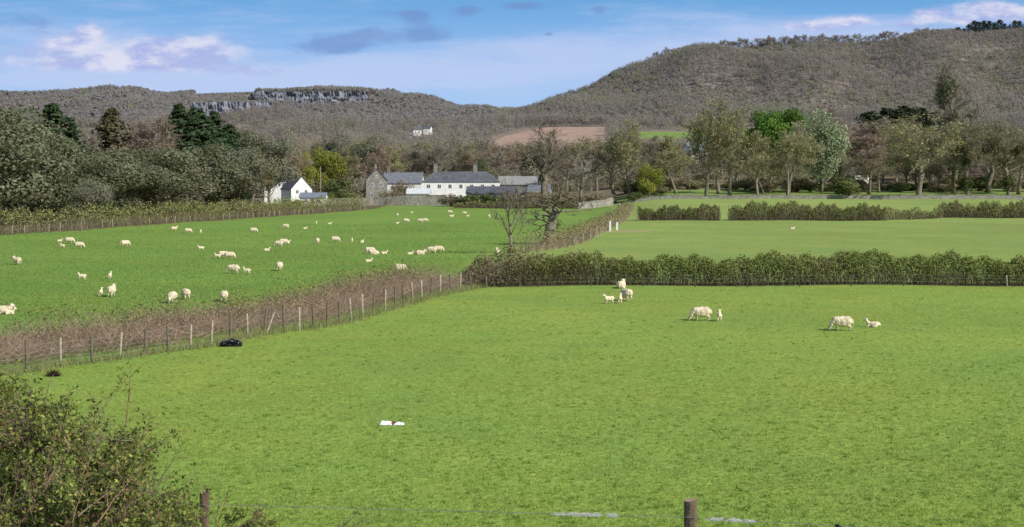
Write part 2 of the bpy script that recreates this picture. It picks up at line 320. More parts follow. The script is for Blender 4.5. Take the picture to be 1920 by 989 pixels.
PR['pollard']=bare(93,H=20,start=.3,n1=9,n2=5,n3=3,nt=3,r0=1.25,Ls=.52,up=.3,tw=.12,c=(.15,.12,.095),crook=.32,ivy=9,rm=.12,ang=(35,68),itr=.95)
def ext(ms):
    z=0;rad=[]
    for me in ms:
        a=np.empty(len(me.vertices)*3,np.float32); me.vertices.foreach_get('co',a); a=a.reshape(-1,3); z=max(z,np.percentile(a[:,2],98.5)); rad.append(np.abs(a[:,0]))
    return float(z),2*float(np.percentile(rad[-1],96))
EX={k:ext(v) for k,v in PR.items()}
RT={'con':.5,'conb':.6,'pine':.62,'ivy':.5,'crooked':.6,'slim':.66,'pollard':1.15,'shrub':1.2,'brownshrub':1.3}
def tree(kind,px,top,d,wr,label,group=None,name='tree',cat='tree',rz=None):
    me,cr=PR[kind]; h0,w0=EX[kind]; x=(px-CX)/F*d; z=g1(x,d); H=(HY-top)/F*d-z; s=H/h0
    base=RT.get(kind,RT['con'] if kind[:3]=='con' else .78); sw=H*base*wr/w0
    o=empty(name,(x,d,z),random.uniform(0,6.28) if rz is None else rz,(sw,sw,s)); tag(o,label,cat,group)
    ob('trunk',me,o); ob('crown',cr,o); return o
TR=[
('ever0',-25,228,252,1.15,'grey-green evergreen tree cut by the left edge of the picture, tallest at the edge'),
('ever1',35,250,262,1.15,'rounded evergreen second from the left edge behind the hedge'),
('ever2',88,266,282,1.2,'dense dull green evergreen below the first dark conifer at the left'),
('ever0',140,292,300,1.4,'low rounded evergreen right of the first dark conifer'),
('ever1',190,286,312,1.4,'broad evergreen in front of the brownish conifer'),
('ever2',240,290,322,1.4,'grey-green evergreen halfway along the left wood'),
('ever0',292,284,336,1.4,'rounded evergreen left of the dark conifer clump'),
('grey0',335,302,346,1.4,'low greyish evergreen at the foot of the dark conifer clump'),
('ever1',390,280,356,1.3,'dark evergreen below the tall conifer clump'),
('grey1',437,284,366,1.3,'pale grey-green tree near the end of the left wood'),
('olive0',470,290,374,1.1,'yellowish budding tree closing the left wood near the white cottage'),
('grey0',170,345,262,1.2,'small pale rounded tree at the front of the left wood'),
('ever2',20,214,296,1.,'tall evergreen behind the front row at the far left'),
('ever0',62,236,305,.9,'evergreen just left of the first dark conifer'),
('con0',100,198,306,1.1,'first dark conifer from the left rising above the evergreens'),
('con1',134,232,310,1.,'shorter dark conifer beside the first one at the left'),
('conb',208,206,340,1.1,'brownish conifer with spiky top in the left wood'),
('red0',250,232,350,.9,'bare reddish tree between the brownish conifer and the dark conifer clump'),
('red1',285,226,356,.7,'slim bare reddish tree just left of the dark conifer clump'),
('con1',335,198,368,1.1,'tallest dark conifer of the clump near the quarry view'),
('con0',368,206,374,1.1,'second dark conifer from the left in the tall clump'),
('con1',402,212,380,1.1,'third dark conifer in the tall clump'),
('con0',430,236,388,1.,'rightmost shorter dark conifer in the clump'),
('ever1',458,252,430,.75,'dark tree standing right behind the conifer clump'),
('grey1',505,264,432,.85,'rounded grey-green tree above the white cottage chimneys'),
('bare1',172,250,330,.9,'grey bare tree between the two leftmost conifers and the brownish one'),
('red1',545,272,500,1.,'brown bare tree behind the white cottage'),
('yellow',568,292,505,.7,'yellow-green tree just right of the white cottage roof'),
('yellow',614,282,515,.9,'brightest yellow-green tree behind the village pole'),
('olive1',650,285,520,1.,'olive budding tree behind the stone gabled house'),
('red0',690,275,525,1.,'bare reddish tree above the stone gable'),
('olive2',735,278,530,1.1,'olive budding tree behind the grey slate roof'),
('bare1',775,272,540,1.1,'bare tree behind the left chimney of the long white house'),
('bare2',822,266,535,1.2,'tall bare tree behind the middle of the long white house'),
('olive0',868,272,530,1.1,'olive tree behind the right chimney of the long white house'),
('red1',905,285,520,1.,'reddish bare tree right of the long white house'),
('bare0',945,288,515,1.1,'grey bare tree behind the dark barn'),
('ever2',905,300,500,.6,'small dark evergreen right behind the long white house roof'),
('crooked',1024,236,412,1.,'large bare tree with crooked reddish limbs above the field corner'),
('dead',1088,286,405,1.,'pale dead tree with bleached bare limbs'),
('bare1',1062,284,470,1.,'bare tree between the crooked tree and the bleached one'),
('olive1',1120,262,470,1.,'olive bare tree behind the bleached tree'),
('bare2',1152,254,415,.9,'bare grey tree right of the bleached tree'),
('olive0',1182,232,412,.95,'mossy tall tree with budding twigs in the centre group'),
('yellow',1218,312,404,1.,'yellow-green leafy bush tree at the foot of the centre group'),
('bare0',1228,258,435,1.,'grey bare tree left of the slate house on the slope'),
('olive2',1268,258,430,.95,'thin budding tree below the slate house on the slope'),
('olive0',1325,196,402,.95,'tallest broad budding tree right of centre'),
('olive1',1368,210,405,.8,'slimmer budding tree touching the tallest broad one'),
('olive2',1422,250,400,.9,'olive tree with divided trunk at the edge of the upper field'),
('olive0',1476,236,402,1.05,'round olive tree in front of the bright green one'),
('bright',1440,216,480,.7,'bright green tree in full leaf'),
('bright',1478,212,486,.65,'second bright green tree in leaf, touching the first on its right'),
('willow',1540,216,440,.85,'pale silvery green willow'),
('red0',1592,203,520,1.2,'broad reddish-brown bare tree right of the willow'),
('red1',1640,230,530,1.1,'reddish bare tree left of the spreading field tree'),
('spread',1722,222,401,1.2,'spreading lone tree standing in the upper field at the right'),
('ivy',1788,130,432,.85,'very tall thin tree clad in dark ivy'),
('ivy2',1815,234,404,.95,'ivy-grown tree below the very tall thin one'),
('ivy2',1892,228,404,.95,'ivy-grown tree near the right edge by the stone wall'),
('bare1',1940,232,410,1.,'bare tree cut by the right edge of the picture'),
('bare2',1852,242,440,1.1,'bare tree in front of the rust-red barn'),
('red0',1680,258,520,1.,'bare reddish tree behind the spreading lone tree'),
('bare0',1762,258,450,1.1,'bare grey tree left of the rust-red barn'),
('olive1',1648,284,440,1.,'low olive tree right of the small white house'),
('olive2',1580,270,470,.9,'olive tree between the willow and the small white house'),
('bare1',1278,285,520,.9,'bare tree left of the slate house on the slope'),
]
for t in TR: tree(*t)
for i,(px,tp,d) in enumerate([(1632,210,640),(1662,204,650),(1694,200,645),(1726,204,655),(1756,212,650)]):
    tree('pine',px,tp,d,1.,'dark evergreen pine in the row behind the right-hand trees','dark pine row at the foot of the hill','pine_tree','tree')
for i in range(15):
    px=1798+i*9.5; d=1725; tree('pine',px,47-i*.6+random.uniform(-6,10),d,1.,'dark pine on the skyline at the top right of the hill','skyline pines','pine_tree','tree')
for i in range(34):
    px=1235+i*17+random.uniform(-5,5); Dr,_=ridge(px); d=float(Dr)-25; tree('bare%d'%(i%3),px,float(np.interp(px,RPX,RPY))-5+random.uniform(-4,3),d,1.3,'small bare tree silhouetted on the crest of the right-hand hill','bare trees along the hill crest')
for px,tp,d in [(1150,240,1020),(1165,246,1000),(1400,262,900),(1225,232,1050),(1280,236,1060),(1330,240,1040)]:
    tree('ever2',px,tp+8,d,.9,'far evergreen beside the small bright field on the slope','evergreens by the slope field')
rr=random.Random(5)
for i in range(44):
    px=1140+i*18+rr.uniform(-7,7); d=rr.uniform(520,620); k=rr.choice(['bare0','bare1','olive2','red1','bare2','olive0'])
    if abs(px-1612)<14 or abs(px-1300)<12: d=640
    tree(k,px,rr.uniform(240,282) if px>1420 else rr.uniform(262,290),d,1.15,'bare tree in the long belt behind the upper field','bare belt behind the upper field')
for i in range(30):
    px=1200+i*25+rr.uniform(-10,10)
    if abs(px-1612)<16: px+=34
    tree(rr.choice(['bare0','olive1','olive2','bare2','red1']),px,rr.uniform(266,306),rr.uniform(425,510),1.05,'smaller budding tree scattered behind the far stone wall','budding trees behind the far wall')
for i in range(56):
    px=1175+i*14+rr.uniform(-8,8); tree(rr.choice(['brownshrub','shrub']),px,rr.uniform(330,348),rr.uniform(440,490),1.4,'low undergrowth bush between the trees behind the upper field','undergrowth behind the upper field','shrub','shrub')
for i in range(34):
    px=500+i*19+rr.uniform(-9,9); d=rr.uniform(545,640); k=rr.choice(['bare0','olive1','olive2','red1','bare2','grey0'])
    tree(k,px,rr.uniform(262,286),d,1.05,'tree in the mixed belt beyond the village roofs','mixed belt beyond the village')
SH=[('shrub',636,338,455,1.,'round shrub left of the stone gabled house'),('brownshrub',665,350,447,1.,'brown shrub by the garden wall end'),('brownshrub',752,342,444,.6,'grey-brown bush in front of the slate roofs'),
('shrub',652,358,444,1.2,'low shrub above the left end of the garden wall'),('brownshrub',848,366,420,1.2,'rounded shrub at the right end of the garden wall'),('shrub',880,366,418,1.2,'second shrub right of the garden wall'),('shrub',912,366,416,1.3,'green shrub below the dark barn'),
('brownshrub',955,366,414,1.4,'brown shrub at the field corner left of the crooked tree'),('shrub',1586,334,398,1.,'round green shrub in front of the willow'),('brownshrub',1000,362,408,1.5,'brown thicket at the foot of the crooked tree'),('brownshrub',1055,362,404,1.5,'brown thicket right of the crooked tree'),('brownshrub',1120,362,402,1.5,'brown thicket below the mossy tall tree'),
('shrub',1190,362,400,1.2,'green shrub at the left end of the far stone wall'),('brownshrub',1240,350,430,1.3,'brown shrub behind the far stone wall'),('brownshrub',735,358,440,1.2,'brown shrub in front of the grey slate roof'),('shrub',612,362,446,1.2,'shrub right of the bluish roofed shed'),('shrub',556,376,420,1.4,'green shrub below the white cottage')]
for s in SH: tree(*s,name='shrub',cat='shrub')
x,d,z=at(955,476); tree('slim',958,340,d,1.,'bare slender tree with upright branches beside the hedge corner',name='bare_tree',rz=.5)
x,d,z=at(1027,459); tree('pollard',1030,362,d,1.,'stunted gnarled tree with thick dark trunk in the field boundary',name='gnarled_tree',rz=1)
# ------------------------------------------------------------ hedges
def hedge(name,label,pts,h,w,n,size,c1,c2,ctop,stem=(.2,.165,.12),nst=3000,cat='hedge',group=None,low=.1,sprout=.1,hvar=.2,seed=0,lean=.18,sw=.45,gap=0.,brown=0.,fade=0.):
    pts=np.array(pts,float); seg=np.linalg.norm(np.diff(pts,axis=0),axis=1); cum=np.concatenate([[0],np.cumsum(seg)])
    def loc(t):
        s=t*cum[-1]; return np.interp(s,cum,pts[:,0]),np.interp(s,cum,pts[:,1])
    dirv=pts[-1]-pts[0]; dirv/=np.linalg.norm(dirv); nx,ny=-dirv[1],dirv[0]
    def hh(t):
        s=t*cum[-1]; k=h*(1+hvar*(.5*np.sin(s*.9+seed)+.35*np.sin(s*2.3+1+seed)+.3*np.sin(s*.21+seed*2)+.25*np.sin(s*5.1+seed*3)))
        return k*(.45+.55*sm(0,fade,s)) if fade else k
    root=empty(name,(pts[0][0],pts[0][1],g1(*pts[0]))); tag(root,label,cat,group); ox,oy,oz=root.location
    t=rng.random(n); x,y=loc(t); e=rng.uniform(-1,1,n); v=rng.random(n)**.75; hz=hh(t)
    prof=np.sqrt(np.clip(1-(np.clip(v-.6,0,1)/.42)**2,0.05,1)); off=e*w/2*prof
    cl=np.sin(x*1.7+seed)*np.sin(x*.63+y*.5)+.5*np.sin(x*4.1+v*5)
    px=x+nx*off; py=y+ny*off; z=gz(px,py); P=np.stack([px-ox,py-oy,z-oz+hz*(low+(1-low)*v)+rng.normal(size=n)*.05*h*v],1)
    keep=rng.random(n)<(.45+.6*v+.25*cl-gap*(np.sin(px*1.1+seed*3)*np.sin(py*.9+seed)>.15)); P=P[keep];v=v[keep];cl=cl[keep];e=e[keep];xk=x[keep];tk=t[keep]; m=len(P)
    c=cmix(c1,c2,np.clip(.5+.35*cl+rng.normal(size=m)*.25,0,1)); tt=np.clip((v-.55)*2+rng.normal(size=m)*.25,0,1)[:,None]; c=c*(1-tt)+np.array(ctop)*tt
    if brown or fade:
        bb=np.clip(brown*(.5+.8*np.sin(xk*.55+seed)*np.sin(xk*.23+2)+.4*np.sin(xk*1.9)),0,1)
        if fade: bb=np.maximum(bb,1-sm(0,fade*1.6,tk*cum[-1]))
        bb=(bb*(rng.random(m)<.8))[:,None]; c=c*(1-bb)+np.array((.22,.175,.105))*bb
    c=c*rng.uniform(.65,1.35,m)[:,None]; mb=MB(); nn=np.zeros((m,3)); nn[:,0]=nx*e;nn[:,1]=ny*e;nn[:,2]=v
    cards(mb,P,size*rng.uniform(.5,1.3,m),c,nn,1.,.6)
    mb.build('foliage',LEAF,root)
    t=rng.random(nst); x,y=loc(t); off=rng.uniform(-.45,.45,nst)*w; px=x+nx*off;py=y+ny*off
    P=np.stack([px-ox,py-oy,gz(px,py)-oz],1); Ll=hh(t)*rng.uniform(.4,1+sprout*2,nst)*(1-.5*np.abs(off)*2/w*.6)
    P[:,2]+=rng.uniform(0,.35,nst)*hh(t)*(lean>.3)
    Dv=np.stack([rng.normal(size=nst)*lean*h,rng.normal(size=nst)*lean*h,Ll*(1-.4*(lean>.3))],1)
    ms=MB(); sliv(ms,P,Dv,size*sw*rng.uniform(.5,1.2,nst),np.array(stem)*rng.uniform(.55,1.5,nst)[:,None]); ms.build('stems',TWIG,root)
    return root
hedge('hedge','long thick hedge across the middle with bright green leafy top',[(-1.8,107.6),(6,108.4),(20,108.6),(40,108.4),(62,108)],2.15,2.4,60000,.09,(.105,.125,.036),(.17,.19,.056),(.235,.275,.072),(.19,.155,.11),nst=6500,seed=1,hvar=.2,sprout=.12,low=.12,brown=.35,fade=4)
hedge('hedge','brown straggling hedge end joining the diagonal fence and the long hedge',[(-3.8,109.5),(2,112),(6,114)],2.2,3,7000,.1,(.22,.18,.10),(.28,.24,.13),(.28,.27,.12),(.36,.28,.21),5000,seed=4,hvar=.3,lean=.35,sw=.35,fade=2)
hedge('hedge','brown brushwood hedge running up from the gnarled tree to the far gate',[fl(985,474),fl(1060,462),fl(1110,440),fl(1160,414),fl(1178,400)],1.9,3,12000,.14,(.25,.21,.11),(.33,.28,.15),(.32,.3,.14),(.36,.28,.21),4500,seed=6,hvar=.35,lean=.3)
q=lambda u,d:((u-CX)/F*d,d)
FH=((.125,.13,.05),(.18,.18,.07),(.22,.235,.08))
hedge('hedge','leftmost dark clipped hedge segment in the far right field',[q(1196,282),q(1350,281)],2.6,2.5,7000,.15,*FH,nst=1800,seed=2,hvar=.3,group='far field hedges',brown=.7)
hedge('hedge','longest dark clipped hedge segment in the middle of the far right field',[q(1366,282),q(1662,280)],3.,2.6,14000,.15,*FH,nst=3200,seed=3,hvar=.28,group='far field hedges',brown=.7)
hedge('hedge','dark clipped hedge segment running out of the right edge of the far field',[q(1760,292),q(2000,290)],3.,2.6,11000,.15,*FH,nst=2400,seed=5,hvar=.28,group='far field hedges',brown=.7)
hedge('hedge','thin gappy low hedge between the dark hedge segments',[q(1660,283),q(1765,290)],1.9,1.8,2200,.16,(.2,.19,.09),(.23,.22,.1),(.24,.24,.1),nst=700,seed=7,group='far field hedges',hvar=.4)
lf=[(-100,100),(-77,203),(-74.5,212),(-62,268),(-44.5,356),(-38,380)]
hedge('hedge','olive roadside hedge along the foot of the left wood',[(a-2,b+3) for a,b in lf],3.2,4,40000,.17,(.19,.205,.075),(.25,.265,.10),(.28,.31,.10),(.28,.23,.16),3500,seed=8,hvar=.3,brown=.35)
hedge('hedge','brown low hedge along the far edge of the sheep field below the barn',[q(850,400),q(930,402),q(1080,400)],1.7,2.5,6500,.18,(.2,.18,.08),(.27,.24,.12),(.25,.26,.1),nst=1600,seed=9,hvar=.4)
sc=[(x-(2.9+.026*(107-y)),y+1.8) for x,y in [(-33,38),(-27,48)]+pw[::3]+[(-3.6,107)]]
hedge('scrub','brown bramble and dead grass scrub behind the diagonal wire fence',sc,1.4,6.4,30000,.06,(.235,.17,.11),(.32,.24,.155),(.32,.25,.16),(.385,.28,.21),46000,'bramble',seed=10,hvar=.5,low=.02,sprout=.14,lean=.5,sw=.34,gap=.2)
hedge('scrub','green patches of young bramble among the brown fence scrub',[(a-.9,b+.6) for a,b in sc[3:]],1.5,4,11000,.07,(.17,.2,.055),(.25,.27,.08),(.27,.3,.08),(.28,.25,.13),3000,'bramble',seed=13,hvar=.7,low=.02,lean=.35,gap=.7)
n=8000; t=rng.uniform(46,107,n); x=bx(t)+rng.normal(size=n)*.35+.1; P=np.stack([x,t,gz(x,t)],1)
mb=MB(); sliv(mb,P,np.stack([rng.normal(size=n)*.16,rng.normal(size=n)*.16,rng.uniform(.12,.5,n)],1),.03,cmix((.42,.35,.2),(.22,.3,.09),rng.random(n))); tag(mb.build('rough_grass',GRASS),'pale uncut rough grass along the foot of the diagonal fence','grass',kind='stuff')
# ------------------------------------------------------------ grass blades in the fields
n=110000; py=rng.uniform(541,1010,n); px=rng.uniform(-40,1960,n); d=8*F/(py-HY); x=(px-CX)/F*d; k=(x>bx(d)+.2)&(d>31.5); x=x[k];d=d[k]
cl=np.sin(x*1.3+np.sin(d*.9)*2)*np.sin(d*.8+np.sin(x*.7)*2)+.6*np.sin(x*4.1+d*2.3)*np.sin(d*3.7-x*1.1); kk=rng.random(len(x))<np.clip(.65+.15*cl,.12,1); x=x[kk];d=d[kk]
mb=MB()
for j in range(3):
    n=len(x); xx=x+rng.normal(size=n)*.04; dd=d+rng.normal(size=n)*.04; P=np.stack([xx,dd,gz(xx,dd)-.01],1)
    c=cmix((.21,.33,.06),(.35,.44,.12),rng.random(n)**1.3)*rng.uniform(.78,1.22,n)[:,None]
    sliv(mb,P,np.stack([rng.normal(size=n)*.04,rng.normal(size=n)*.04,rng.uniform(.03,.08,n)],1),.024,c)
tag(mb.build('grass',GRASS),'short grazed grass of the nearest field','grass',kind='stuff')
n=60000; py=rng.uniform(420,600,n); px=rng.uniform(-40,980,n); d=8*F/(py-HY); x=(px-CX)/F*d; k=(x<bx(d)-4)&(x>lx(d)+1); x=x[k];d=d[k];n=len(x)
P=np.stack([x,d,gz(x,d)-.01],1); mb=MB(); sliv(mb,P,np.stack([rng.normal(size=n)*.07,rng.normal(size=n)*.05,rng.uniform(.04,.12,n)],1),.06*d/100,cmix((.14,.26,.045),(.24,.34,.085),rng.random(n))*rng.uniform(.85,1.15,n)[:,None])
tag(mb.build('grass',GRASS),'short grass of the large left sheep field','grass',kind='stuff')
n=1500; py=rng.uniform(545,1000,n); px=rng.uniform(100,1950,n); d=8*F/(py-HY); x=(px-CX)/F*d; k=(x>bx(d)+.4)&(d>32); x=x[k];d=d[k];n=len(x); K=14; ii=np.repeat(np.arange(n),K); m=n*K
sp=rng.uniform(.03,.09,n)[ii]; xx=x[ii]+rng.normal(size=m)*sp; dd=d[ii]+rng.normal(size=m)*sp*.8; mb=MB()
sliv(mb,np.stack([xx,dd,gz(xx,dd)-.01],1),np.stack([rng.normal(size=m)*.04,rng.normal(size=m)*.04,rng.uniform(.05,.1,m)],1),.024,np.array((.17,.275,.05))*rng.uniform(.7,1.4,m)[:,None])
tag(mb.build('grass_tufts',GRASS),'darker lush tufts dotted over the nearest field','grass',kind='stuff')
# ------------------------------------------------------------ fences
def postmesh(r,h,c,seed,sq=False):
    mb=MB(); rd=random.Random(seed); l=rd.gauss(0,.03); tube(mb,[(0,0,-.3),(l*.3,0,h*.4),(l*.7,l*.3,h-.04),(l*.7,l*.3,h)],[r,r*rd.uniform(.9,1),r*.95,r*.75],4 if sq else 8,c); return mb.mesh('post',POSTM)
PM=[postmesh(.065,1.25,(.6,.55,.5),1),postmesh(.06,1.2,(1.5,1.45,1.35),2),postmesh(.05,1.3,(2.1,2.1,2.1),3,True),postmesh(.045,1.2,(.35,.32,.28),4)]
def fence(label,pts,kinds,h,wires,wr,vert=0,name='wire_fence'):
    x0,y0=pts[0]; root=empty(name,(x0,y0,g1(x0,y0))); tag(root,label,'fence'); o=root.location
    P=[Vector((x-x0,y-y0,g1(x,y)-o.z)) for x,y in pts]
    for p,k in zip(P,kinds):
        c=ob('post',PM[k],root); c.location=p; c.rotation_euler=(random.gauss(0,.035),random.gauss(0,.035),random.uniform(0,3)); c.scale=(1,1,h/1.25*random.uniform(.9,1.08))
    mb=MB()
    for w in wires: tube(mb,[p+Vector((0,-.05,w+random.gauss(0,.015))) for p in P],[wr]*len(P),3,cap=False)
    if vert:
        for a,b in zip(P[:-1],P[1:]):
            m=int((b-a).length/vert)
            for k in range(m):
                p=a.lerp(b,k/m); tube(mb,[p+Vector((0,-.05,wires[0])),p+Vector((0,-.05,wires[-2]))],[wr*.7]*2,3,cap=False)
    mb.build('wire',WIRE,root); return root
fp=[(-30,43.5),(-27.2,48),(-24.8,52.2)]+pw
fence('diagonal post and wire netting fence from lower left to the long hedge',fp,[0,1,0]+[p[2] for p in POSTS],1.3,[.1,.25,.4,.6,.8,1.05],.005,.3)
hp=[(-1.9,106)]+[( -1.9+3.9*k,106.3+.02*k) for k in range(1,16)]
fence('low wire netting fence at the foot of the long hedge',hp,[0,3,3,3,3,3,3,3,3,3,1,3,3,3,3,3],.9,[.1,.4,.65,.85],.003,.8)
fl_pts=[]
for a,b in zip(lf[:-1],lf[1:]):
    m=max(1,int(math.dist(a,b)/3.2))
    for k in range(m): fl_pts.append((a[0]+(b[0]-a[0])*k/m,a[1]+(b[1]-a[1])*k/m))
fence('long post and wire fence along the left side of the sheep field',fl_pts[26:],[random.choice([0,1,1]) for _ in fl_pts[26:]],1.3,[.3,.6,.9,1.15],.008)
tp=[fl(1078,466),fl(1094,457),fl(1107,449),fl(1118,442),fl(1128,436),fl(1137,430)]
fence('short fence line climbing to the white gate posts beside the brown hedge',tp,[1]*6,1.3,[.3,.6,.9,1.15],.007)
fence('thin wire fence beside the leftmost far clipped hedge',[q(1150+k*16,279) for k in range(4)],[1]*4,1.2,[.4,.8,1.1],.008)
mb=MB(); x,y=fl(503,628); tube(mb,[(0,0,0),(.35,.45,1.15)],[.06,.05],8,(1.4,1.3,1.2)); o=mb.build('brace_strut',POSTM); o.location=(x-.1,y-.1,g1(x,y)-.05); tag(o,'leaning pale wooden strut propped against the diagonal fence','fence strut')
for px,py,h,lab in((1144,434,1.5,'left white gate post at the corner of the right-hand field'),(1157,432,1.2,'right white gate post at the corner of the right-hand field')):
    x,d,z=at(px,py); mb=MB(); box(mb,-.14,.14,-.12,.12,-.1,h); tube(mb,[(0,0,h),(0,0,h+.12)],[.2,.03],4); o=mb.build('gate_post',PAINT); o.location=(x,d,z); tag(o,lab,'gate post')
x,d,z=at(1161,399); mb=MB(); tube(mb,[(0,0,-.2),(0,0,.9),(.05,0,1.7),(0,0,2.2)],[.55,.4,.3,.12],9); o=mb.build('standing_stone',PALE); o.location=(x,d,z); tag(o,'pale weathered upright stone at the top of the brown hedge','stone')
# ------------------------------------------------------------ stone walls
def swall(label,pts,hs,mat,th=.5):
    mb=MB(); x0,y0=pts[0]; root=empty('stone_wall',(x0,y0,g1(x0,y0))); tag(root,label,'wall'); mc=MB(); oz=root.location.z
    for (a,b,h0,h1) in zip(pts[:-1],pts[1:],hs[:-1],hs[1:]):
        m=max(2,int(math.dist(a,b)/1.0)); V=[];Vc=[]
        for k in range(m+1):
            t=k/m; x=a[0]+(b[0]-a[0])*t; y=a[1]+(b[1]-a[1])*t; h=h0+(h1-h0)*t+random.gauss(0,.07); z=g1(x,y)-oz
            V+=[(x-x0,y-y0-th/2,z-.3),(x-x0,y-y0-th/2,z+h),(x-x0,y-y0+th/2,z+h),(x-x0,y-y0+th/2,z-.3)]
            Vc+=[(x-x0,y-y0-th/2-.06,z+h+.003),(x-x0,y-y0-th/2-.06,z+h+.16),(x-x0,y-y0+th/2+.06,z+h+.16),(x-x0,y-y0+th/2+.06,z+h+.003)]
        f=[[4*k+j,4*k+(j+1)%4,4*k+4+(j+1)%4,4*k+4+j] for k in range(m) for j in range(4)]+[[0,3,2,1],[4*m,4*m+1,4*m+2,4*m+3]]
        mb.add(V,f); mc.add(Vc,f)
    mb.build('wall_body',mat,root); mc.build('coping',mat,root)
swall('long grey stone garden wall below the village houses',[q(612,440),q(700,438),q(760,434),q(838,430)],[1.8,2.2,3.,3.4],PALE)
swall('lower garden wall continuing right below the dark barn',[q(842,428),q(905,424),q(1000,420)],[2.2,1.7,1.5],PALE)
swall('short pale wall beside the mossy tall tree',[q(1085,396),q(1150,396)],[1.7,2.],PALE)
swall('low dry stone wall along the top of the far right field',[q(1180,399),q(1350,398),q(1500,397),q(1700,396),q(2050,394)],[.8,.85,.9,1,1],STONE)
# ------------------------------------------------------------ buildings
def house(name,label,px,d,w,dp,eave,ridge_,rot,wm,rm,hip=0,wins=(),chims=(),doors=(),cat='house',cm=STONE):
    x=(px-CX)/F*d; z=g1(x,d)-.2; r=empty(name,(x,d,z),R(rot)); tag(r,label,cat)
    W=MB(); a,b=w/2,dp/2
    if hip: box(W,-a,a,-b,b,0,eave)
    else:
        v=[(-a,-b,0),(a,-b,0),(a,b,0),(-a,b,0),(-a,-b,eave),(a,-b,eave),(a,b,eave),(-a,b,eave),(-a,0,ridge_-.1),(a,0,ridge_-.1)]
        W.add(v,[[0,1,5,4],[2,3,7,6],[0,3,2,1],[4,5,9,8],[6,7,8,9]]); W.f.append(np.array([[0,4,8,7,3],[1,2,6,9,5]]))
    W.build('wall',wm,r)
    Rf=MB(); o=.3; sl=(ridge_-eave)/b; ez=eave-sl*o
    if hip:
        v=[(-a-o,-b-o,ez),(a+o,-b-o,ez),(a+o,b+o,ez),(-a-o,b+o,ez),(-a+hip,0,ridge_),(a-hip,0,ridge_)]
        v=[(p[0],p[1],p[2]+.02) for p in v]; Rf.add(v,[[0,1,5,4],[2,3,4,5],[0,3,2,1]]); Rf.f.append(np.array([[1,2,5],[3,0,4]]))
    else:
        for s in(-1,1):
            v=[(-a-.25,s*(b+o),ez+.02),(a+.25,s*(b+o),ez+.02),(a+.25,0,ridge_+.02),(-a-.25,0,ridge_+.02)]; v+=[(p[0],p[1],p[2]+.18) for p in v]
            Rf.add(v,[[0,1,2,3],[4,7,6,5],[0,4,5,1],[2,6,7,3],[0,3,7,4],[1,5,6,2]])
    ro=Rf.build('roof',rm,r)
    for cx,chh,cw in chims:
        c=MB(); box(c,cx-cw/2,cx+cw/2,-.35,.35,ridge_-.8,ridge_+chh); box(c,cx-cw/2-.08,cx+cw/2+.08,-.43,.43,ridge_+chh+.002,ridge_+chh+.18)
        for s in(-.25,.25): tube(c,[(cx+s*cw,0,ridge_+chh+.18),(cx+s*cw,0,ridge_+chh+.65)],[.13,.1],7)
        c.build('chimney',cm,ro)
    for sd,p,zz,ww,hh in wins:
        f=MB(); g=MB(); t=.09
        for (u0,u1,v0,v1) in((-ww/2,ww/2,-hh/2,-hh/2+t),(-ww/2,ww/2,hh/2-t,hh/2),(-ww/2,-ww/2+t,-hh/2+t,hh/2-t),(ww/2-t,ww/2,-hh/2+t,hh/2-t),(-t/2,t/2,-hh/2+t,hh/2-t)): box(f,u0,u1,-.07,0,v0,v1)
        box(g,-ww/2+t,ww/2-t,-.02,0.0,-hh/2+t,hh/2-t)
        fo=f.build('window',PAINT,r); go=g.build('pane',GLASSM,fo)
        fo.location={'f':(p,-b,zz),'r':(a,p,zz),'l':(-a,p,zz)}[sd]; fo.rotation_euler[2]={'f':0,'r':R(90),'l':R(-90)}[sd]
    for p,ww,hh in doors:
        g=MB(); box(g,p-ww/2,p+ww/2,-b-.05,-b,0.2,hh); h=MB(); box(h,p+ww/2-.25,p+ww/2-.1,-b-.1,-b-.052,hh*.48,hh*.54); dd=g.build('door',RUST if wm is not RUST else SLATE,r); h.build('handle',WIRE,dd)
    return r
TIN=solid('tin_roof',(.3,.29,.28),.6,1.5,.2,.2)
house('farmhouse','long white farmhouse with hipped slate roof and two chimneys',864,452,24.5,7,7.5,10.6,3,WHITE,SLATE,3.8,[('f',-10.2+3.4*k,5.9,1.1,1.3) for k in range(7)]+[('f',-10.2+3.4*k,2.6,1.1,1.4) for k in range(7)],[(-8.0,2.,1.2),(4.6,2.,1.2)],[(1.8,1.1,2.3)])
house('stone_house','grey stone house with steep gable facing the fields',705,448,8,6.6,7.8,11.4,98,STONE,PSLATE,0,[('l',-1.3,6.4,.9,1.3),('l',1.3,6.4,.9,1.3),('l',0,8.9,.7,.9),('f',0,6,1,1.2),('l',-1.5,3.2,1,1.3),('l',1.5,3.2,1,1.3)],[(3.4,1.2,1)],())
house('slate_roofed_range','low range with broad grey slate roof beside the stone gable',757,464,12.5,7,7.,10.2,-4,WHITE,PSLATE,0,[('f',-3,5.4,1,1.2),('f',1,5.4,1,1.2)],[(-5,1.2,.8)])
house('cottage','small white cottage with gable end facing the fields',556,450,7.4,7.2,5.2,9.,124,WHITE,SLATE,0,[('l',-1.5,4.3,1,1.2),('l',1.5,4.3,1,1.2),('f',-1.6,4.,1,1.2),('l',-1.4,2.2,1,1.2)],[(3.0,1.4,1.)],[(0,1,2.3)],cm=BRICK)
house('house','taller grey roofed house with brick chimneys behind the white cottage',521,466,8.5,7,7.8,12.,8,WHITE,SLATE,0,[('f',-2,6.6,1,1.2),('f',2,6.6,1,1.2)],[(-3.8,2.,1.1),(2.8,1.6,1.1)],[],cm=BRICK)
house('shed','low white shed with bluish grey roof right of the cottage',588,440,8,4,2.7,4.,-4,WHITE,BLUE,0,[('f',-2,1.8,.9,1),('f',2,1.8,.9,1)],[],[(0,1.2,2.1)],'shed')
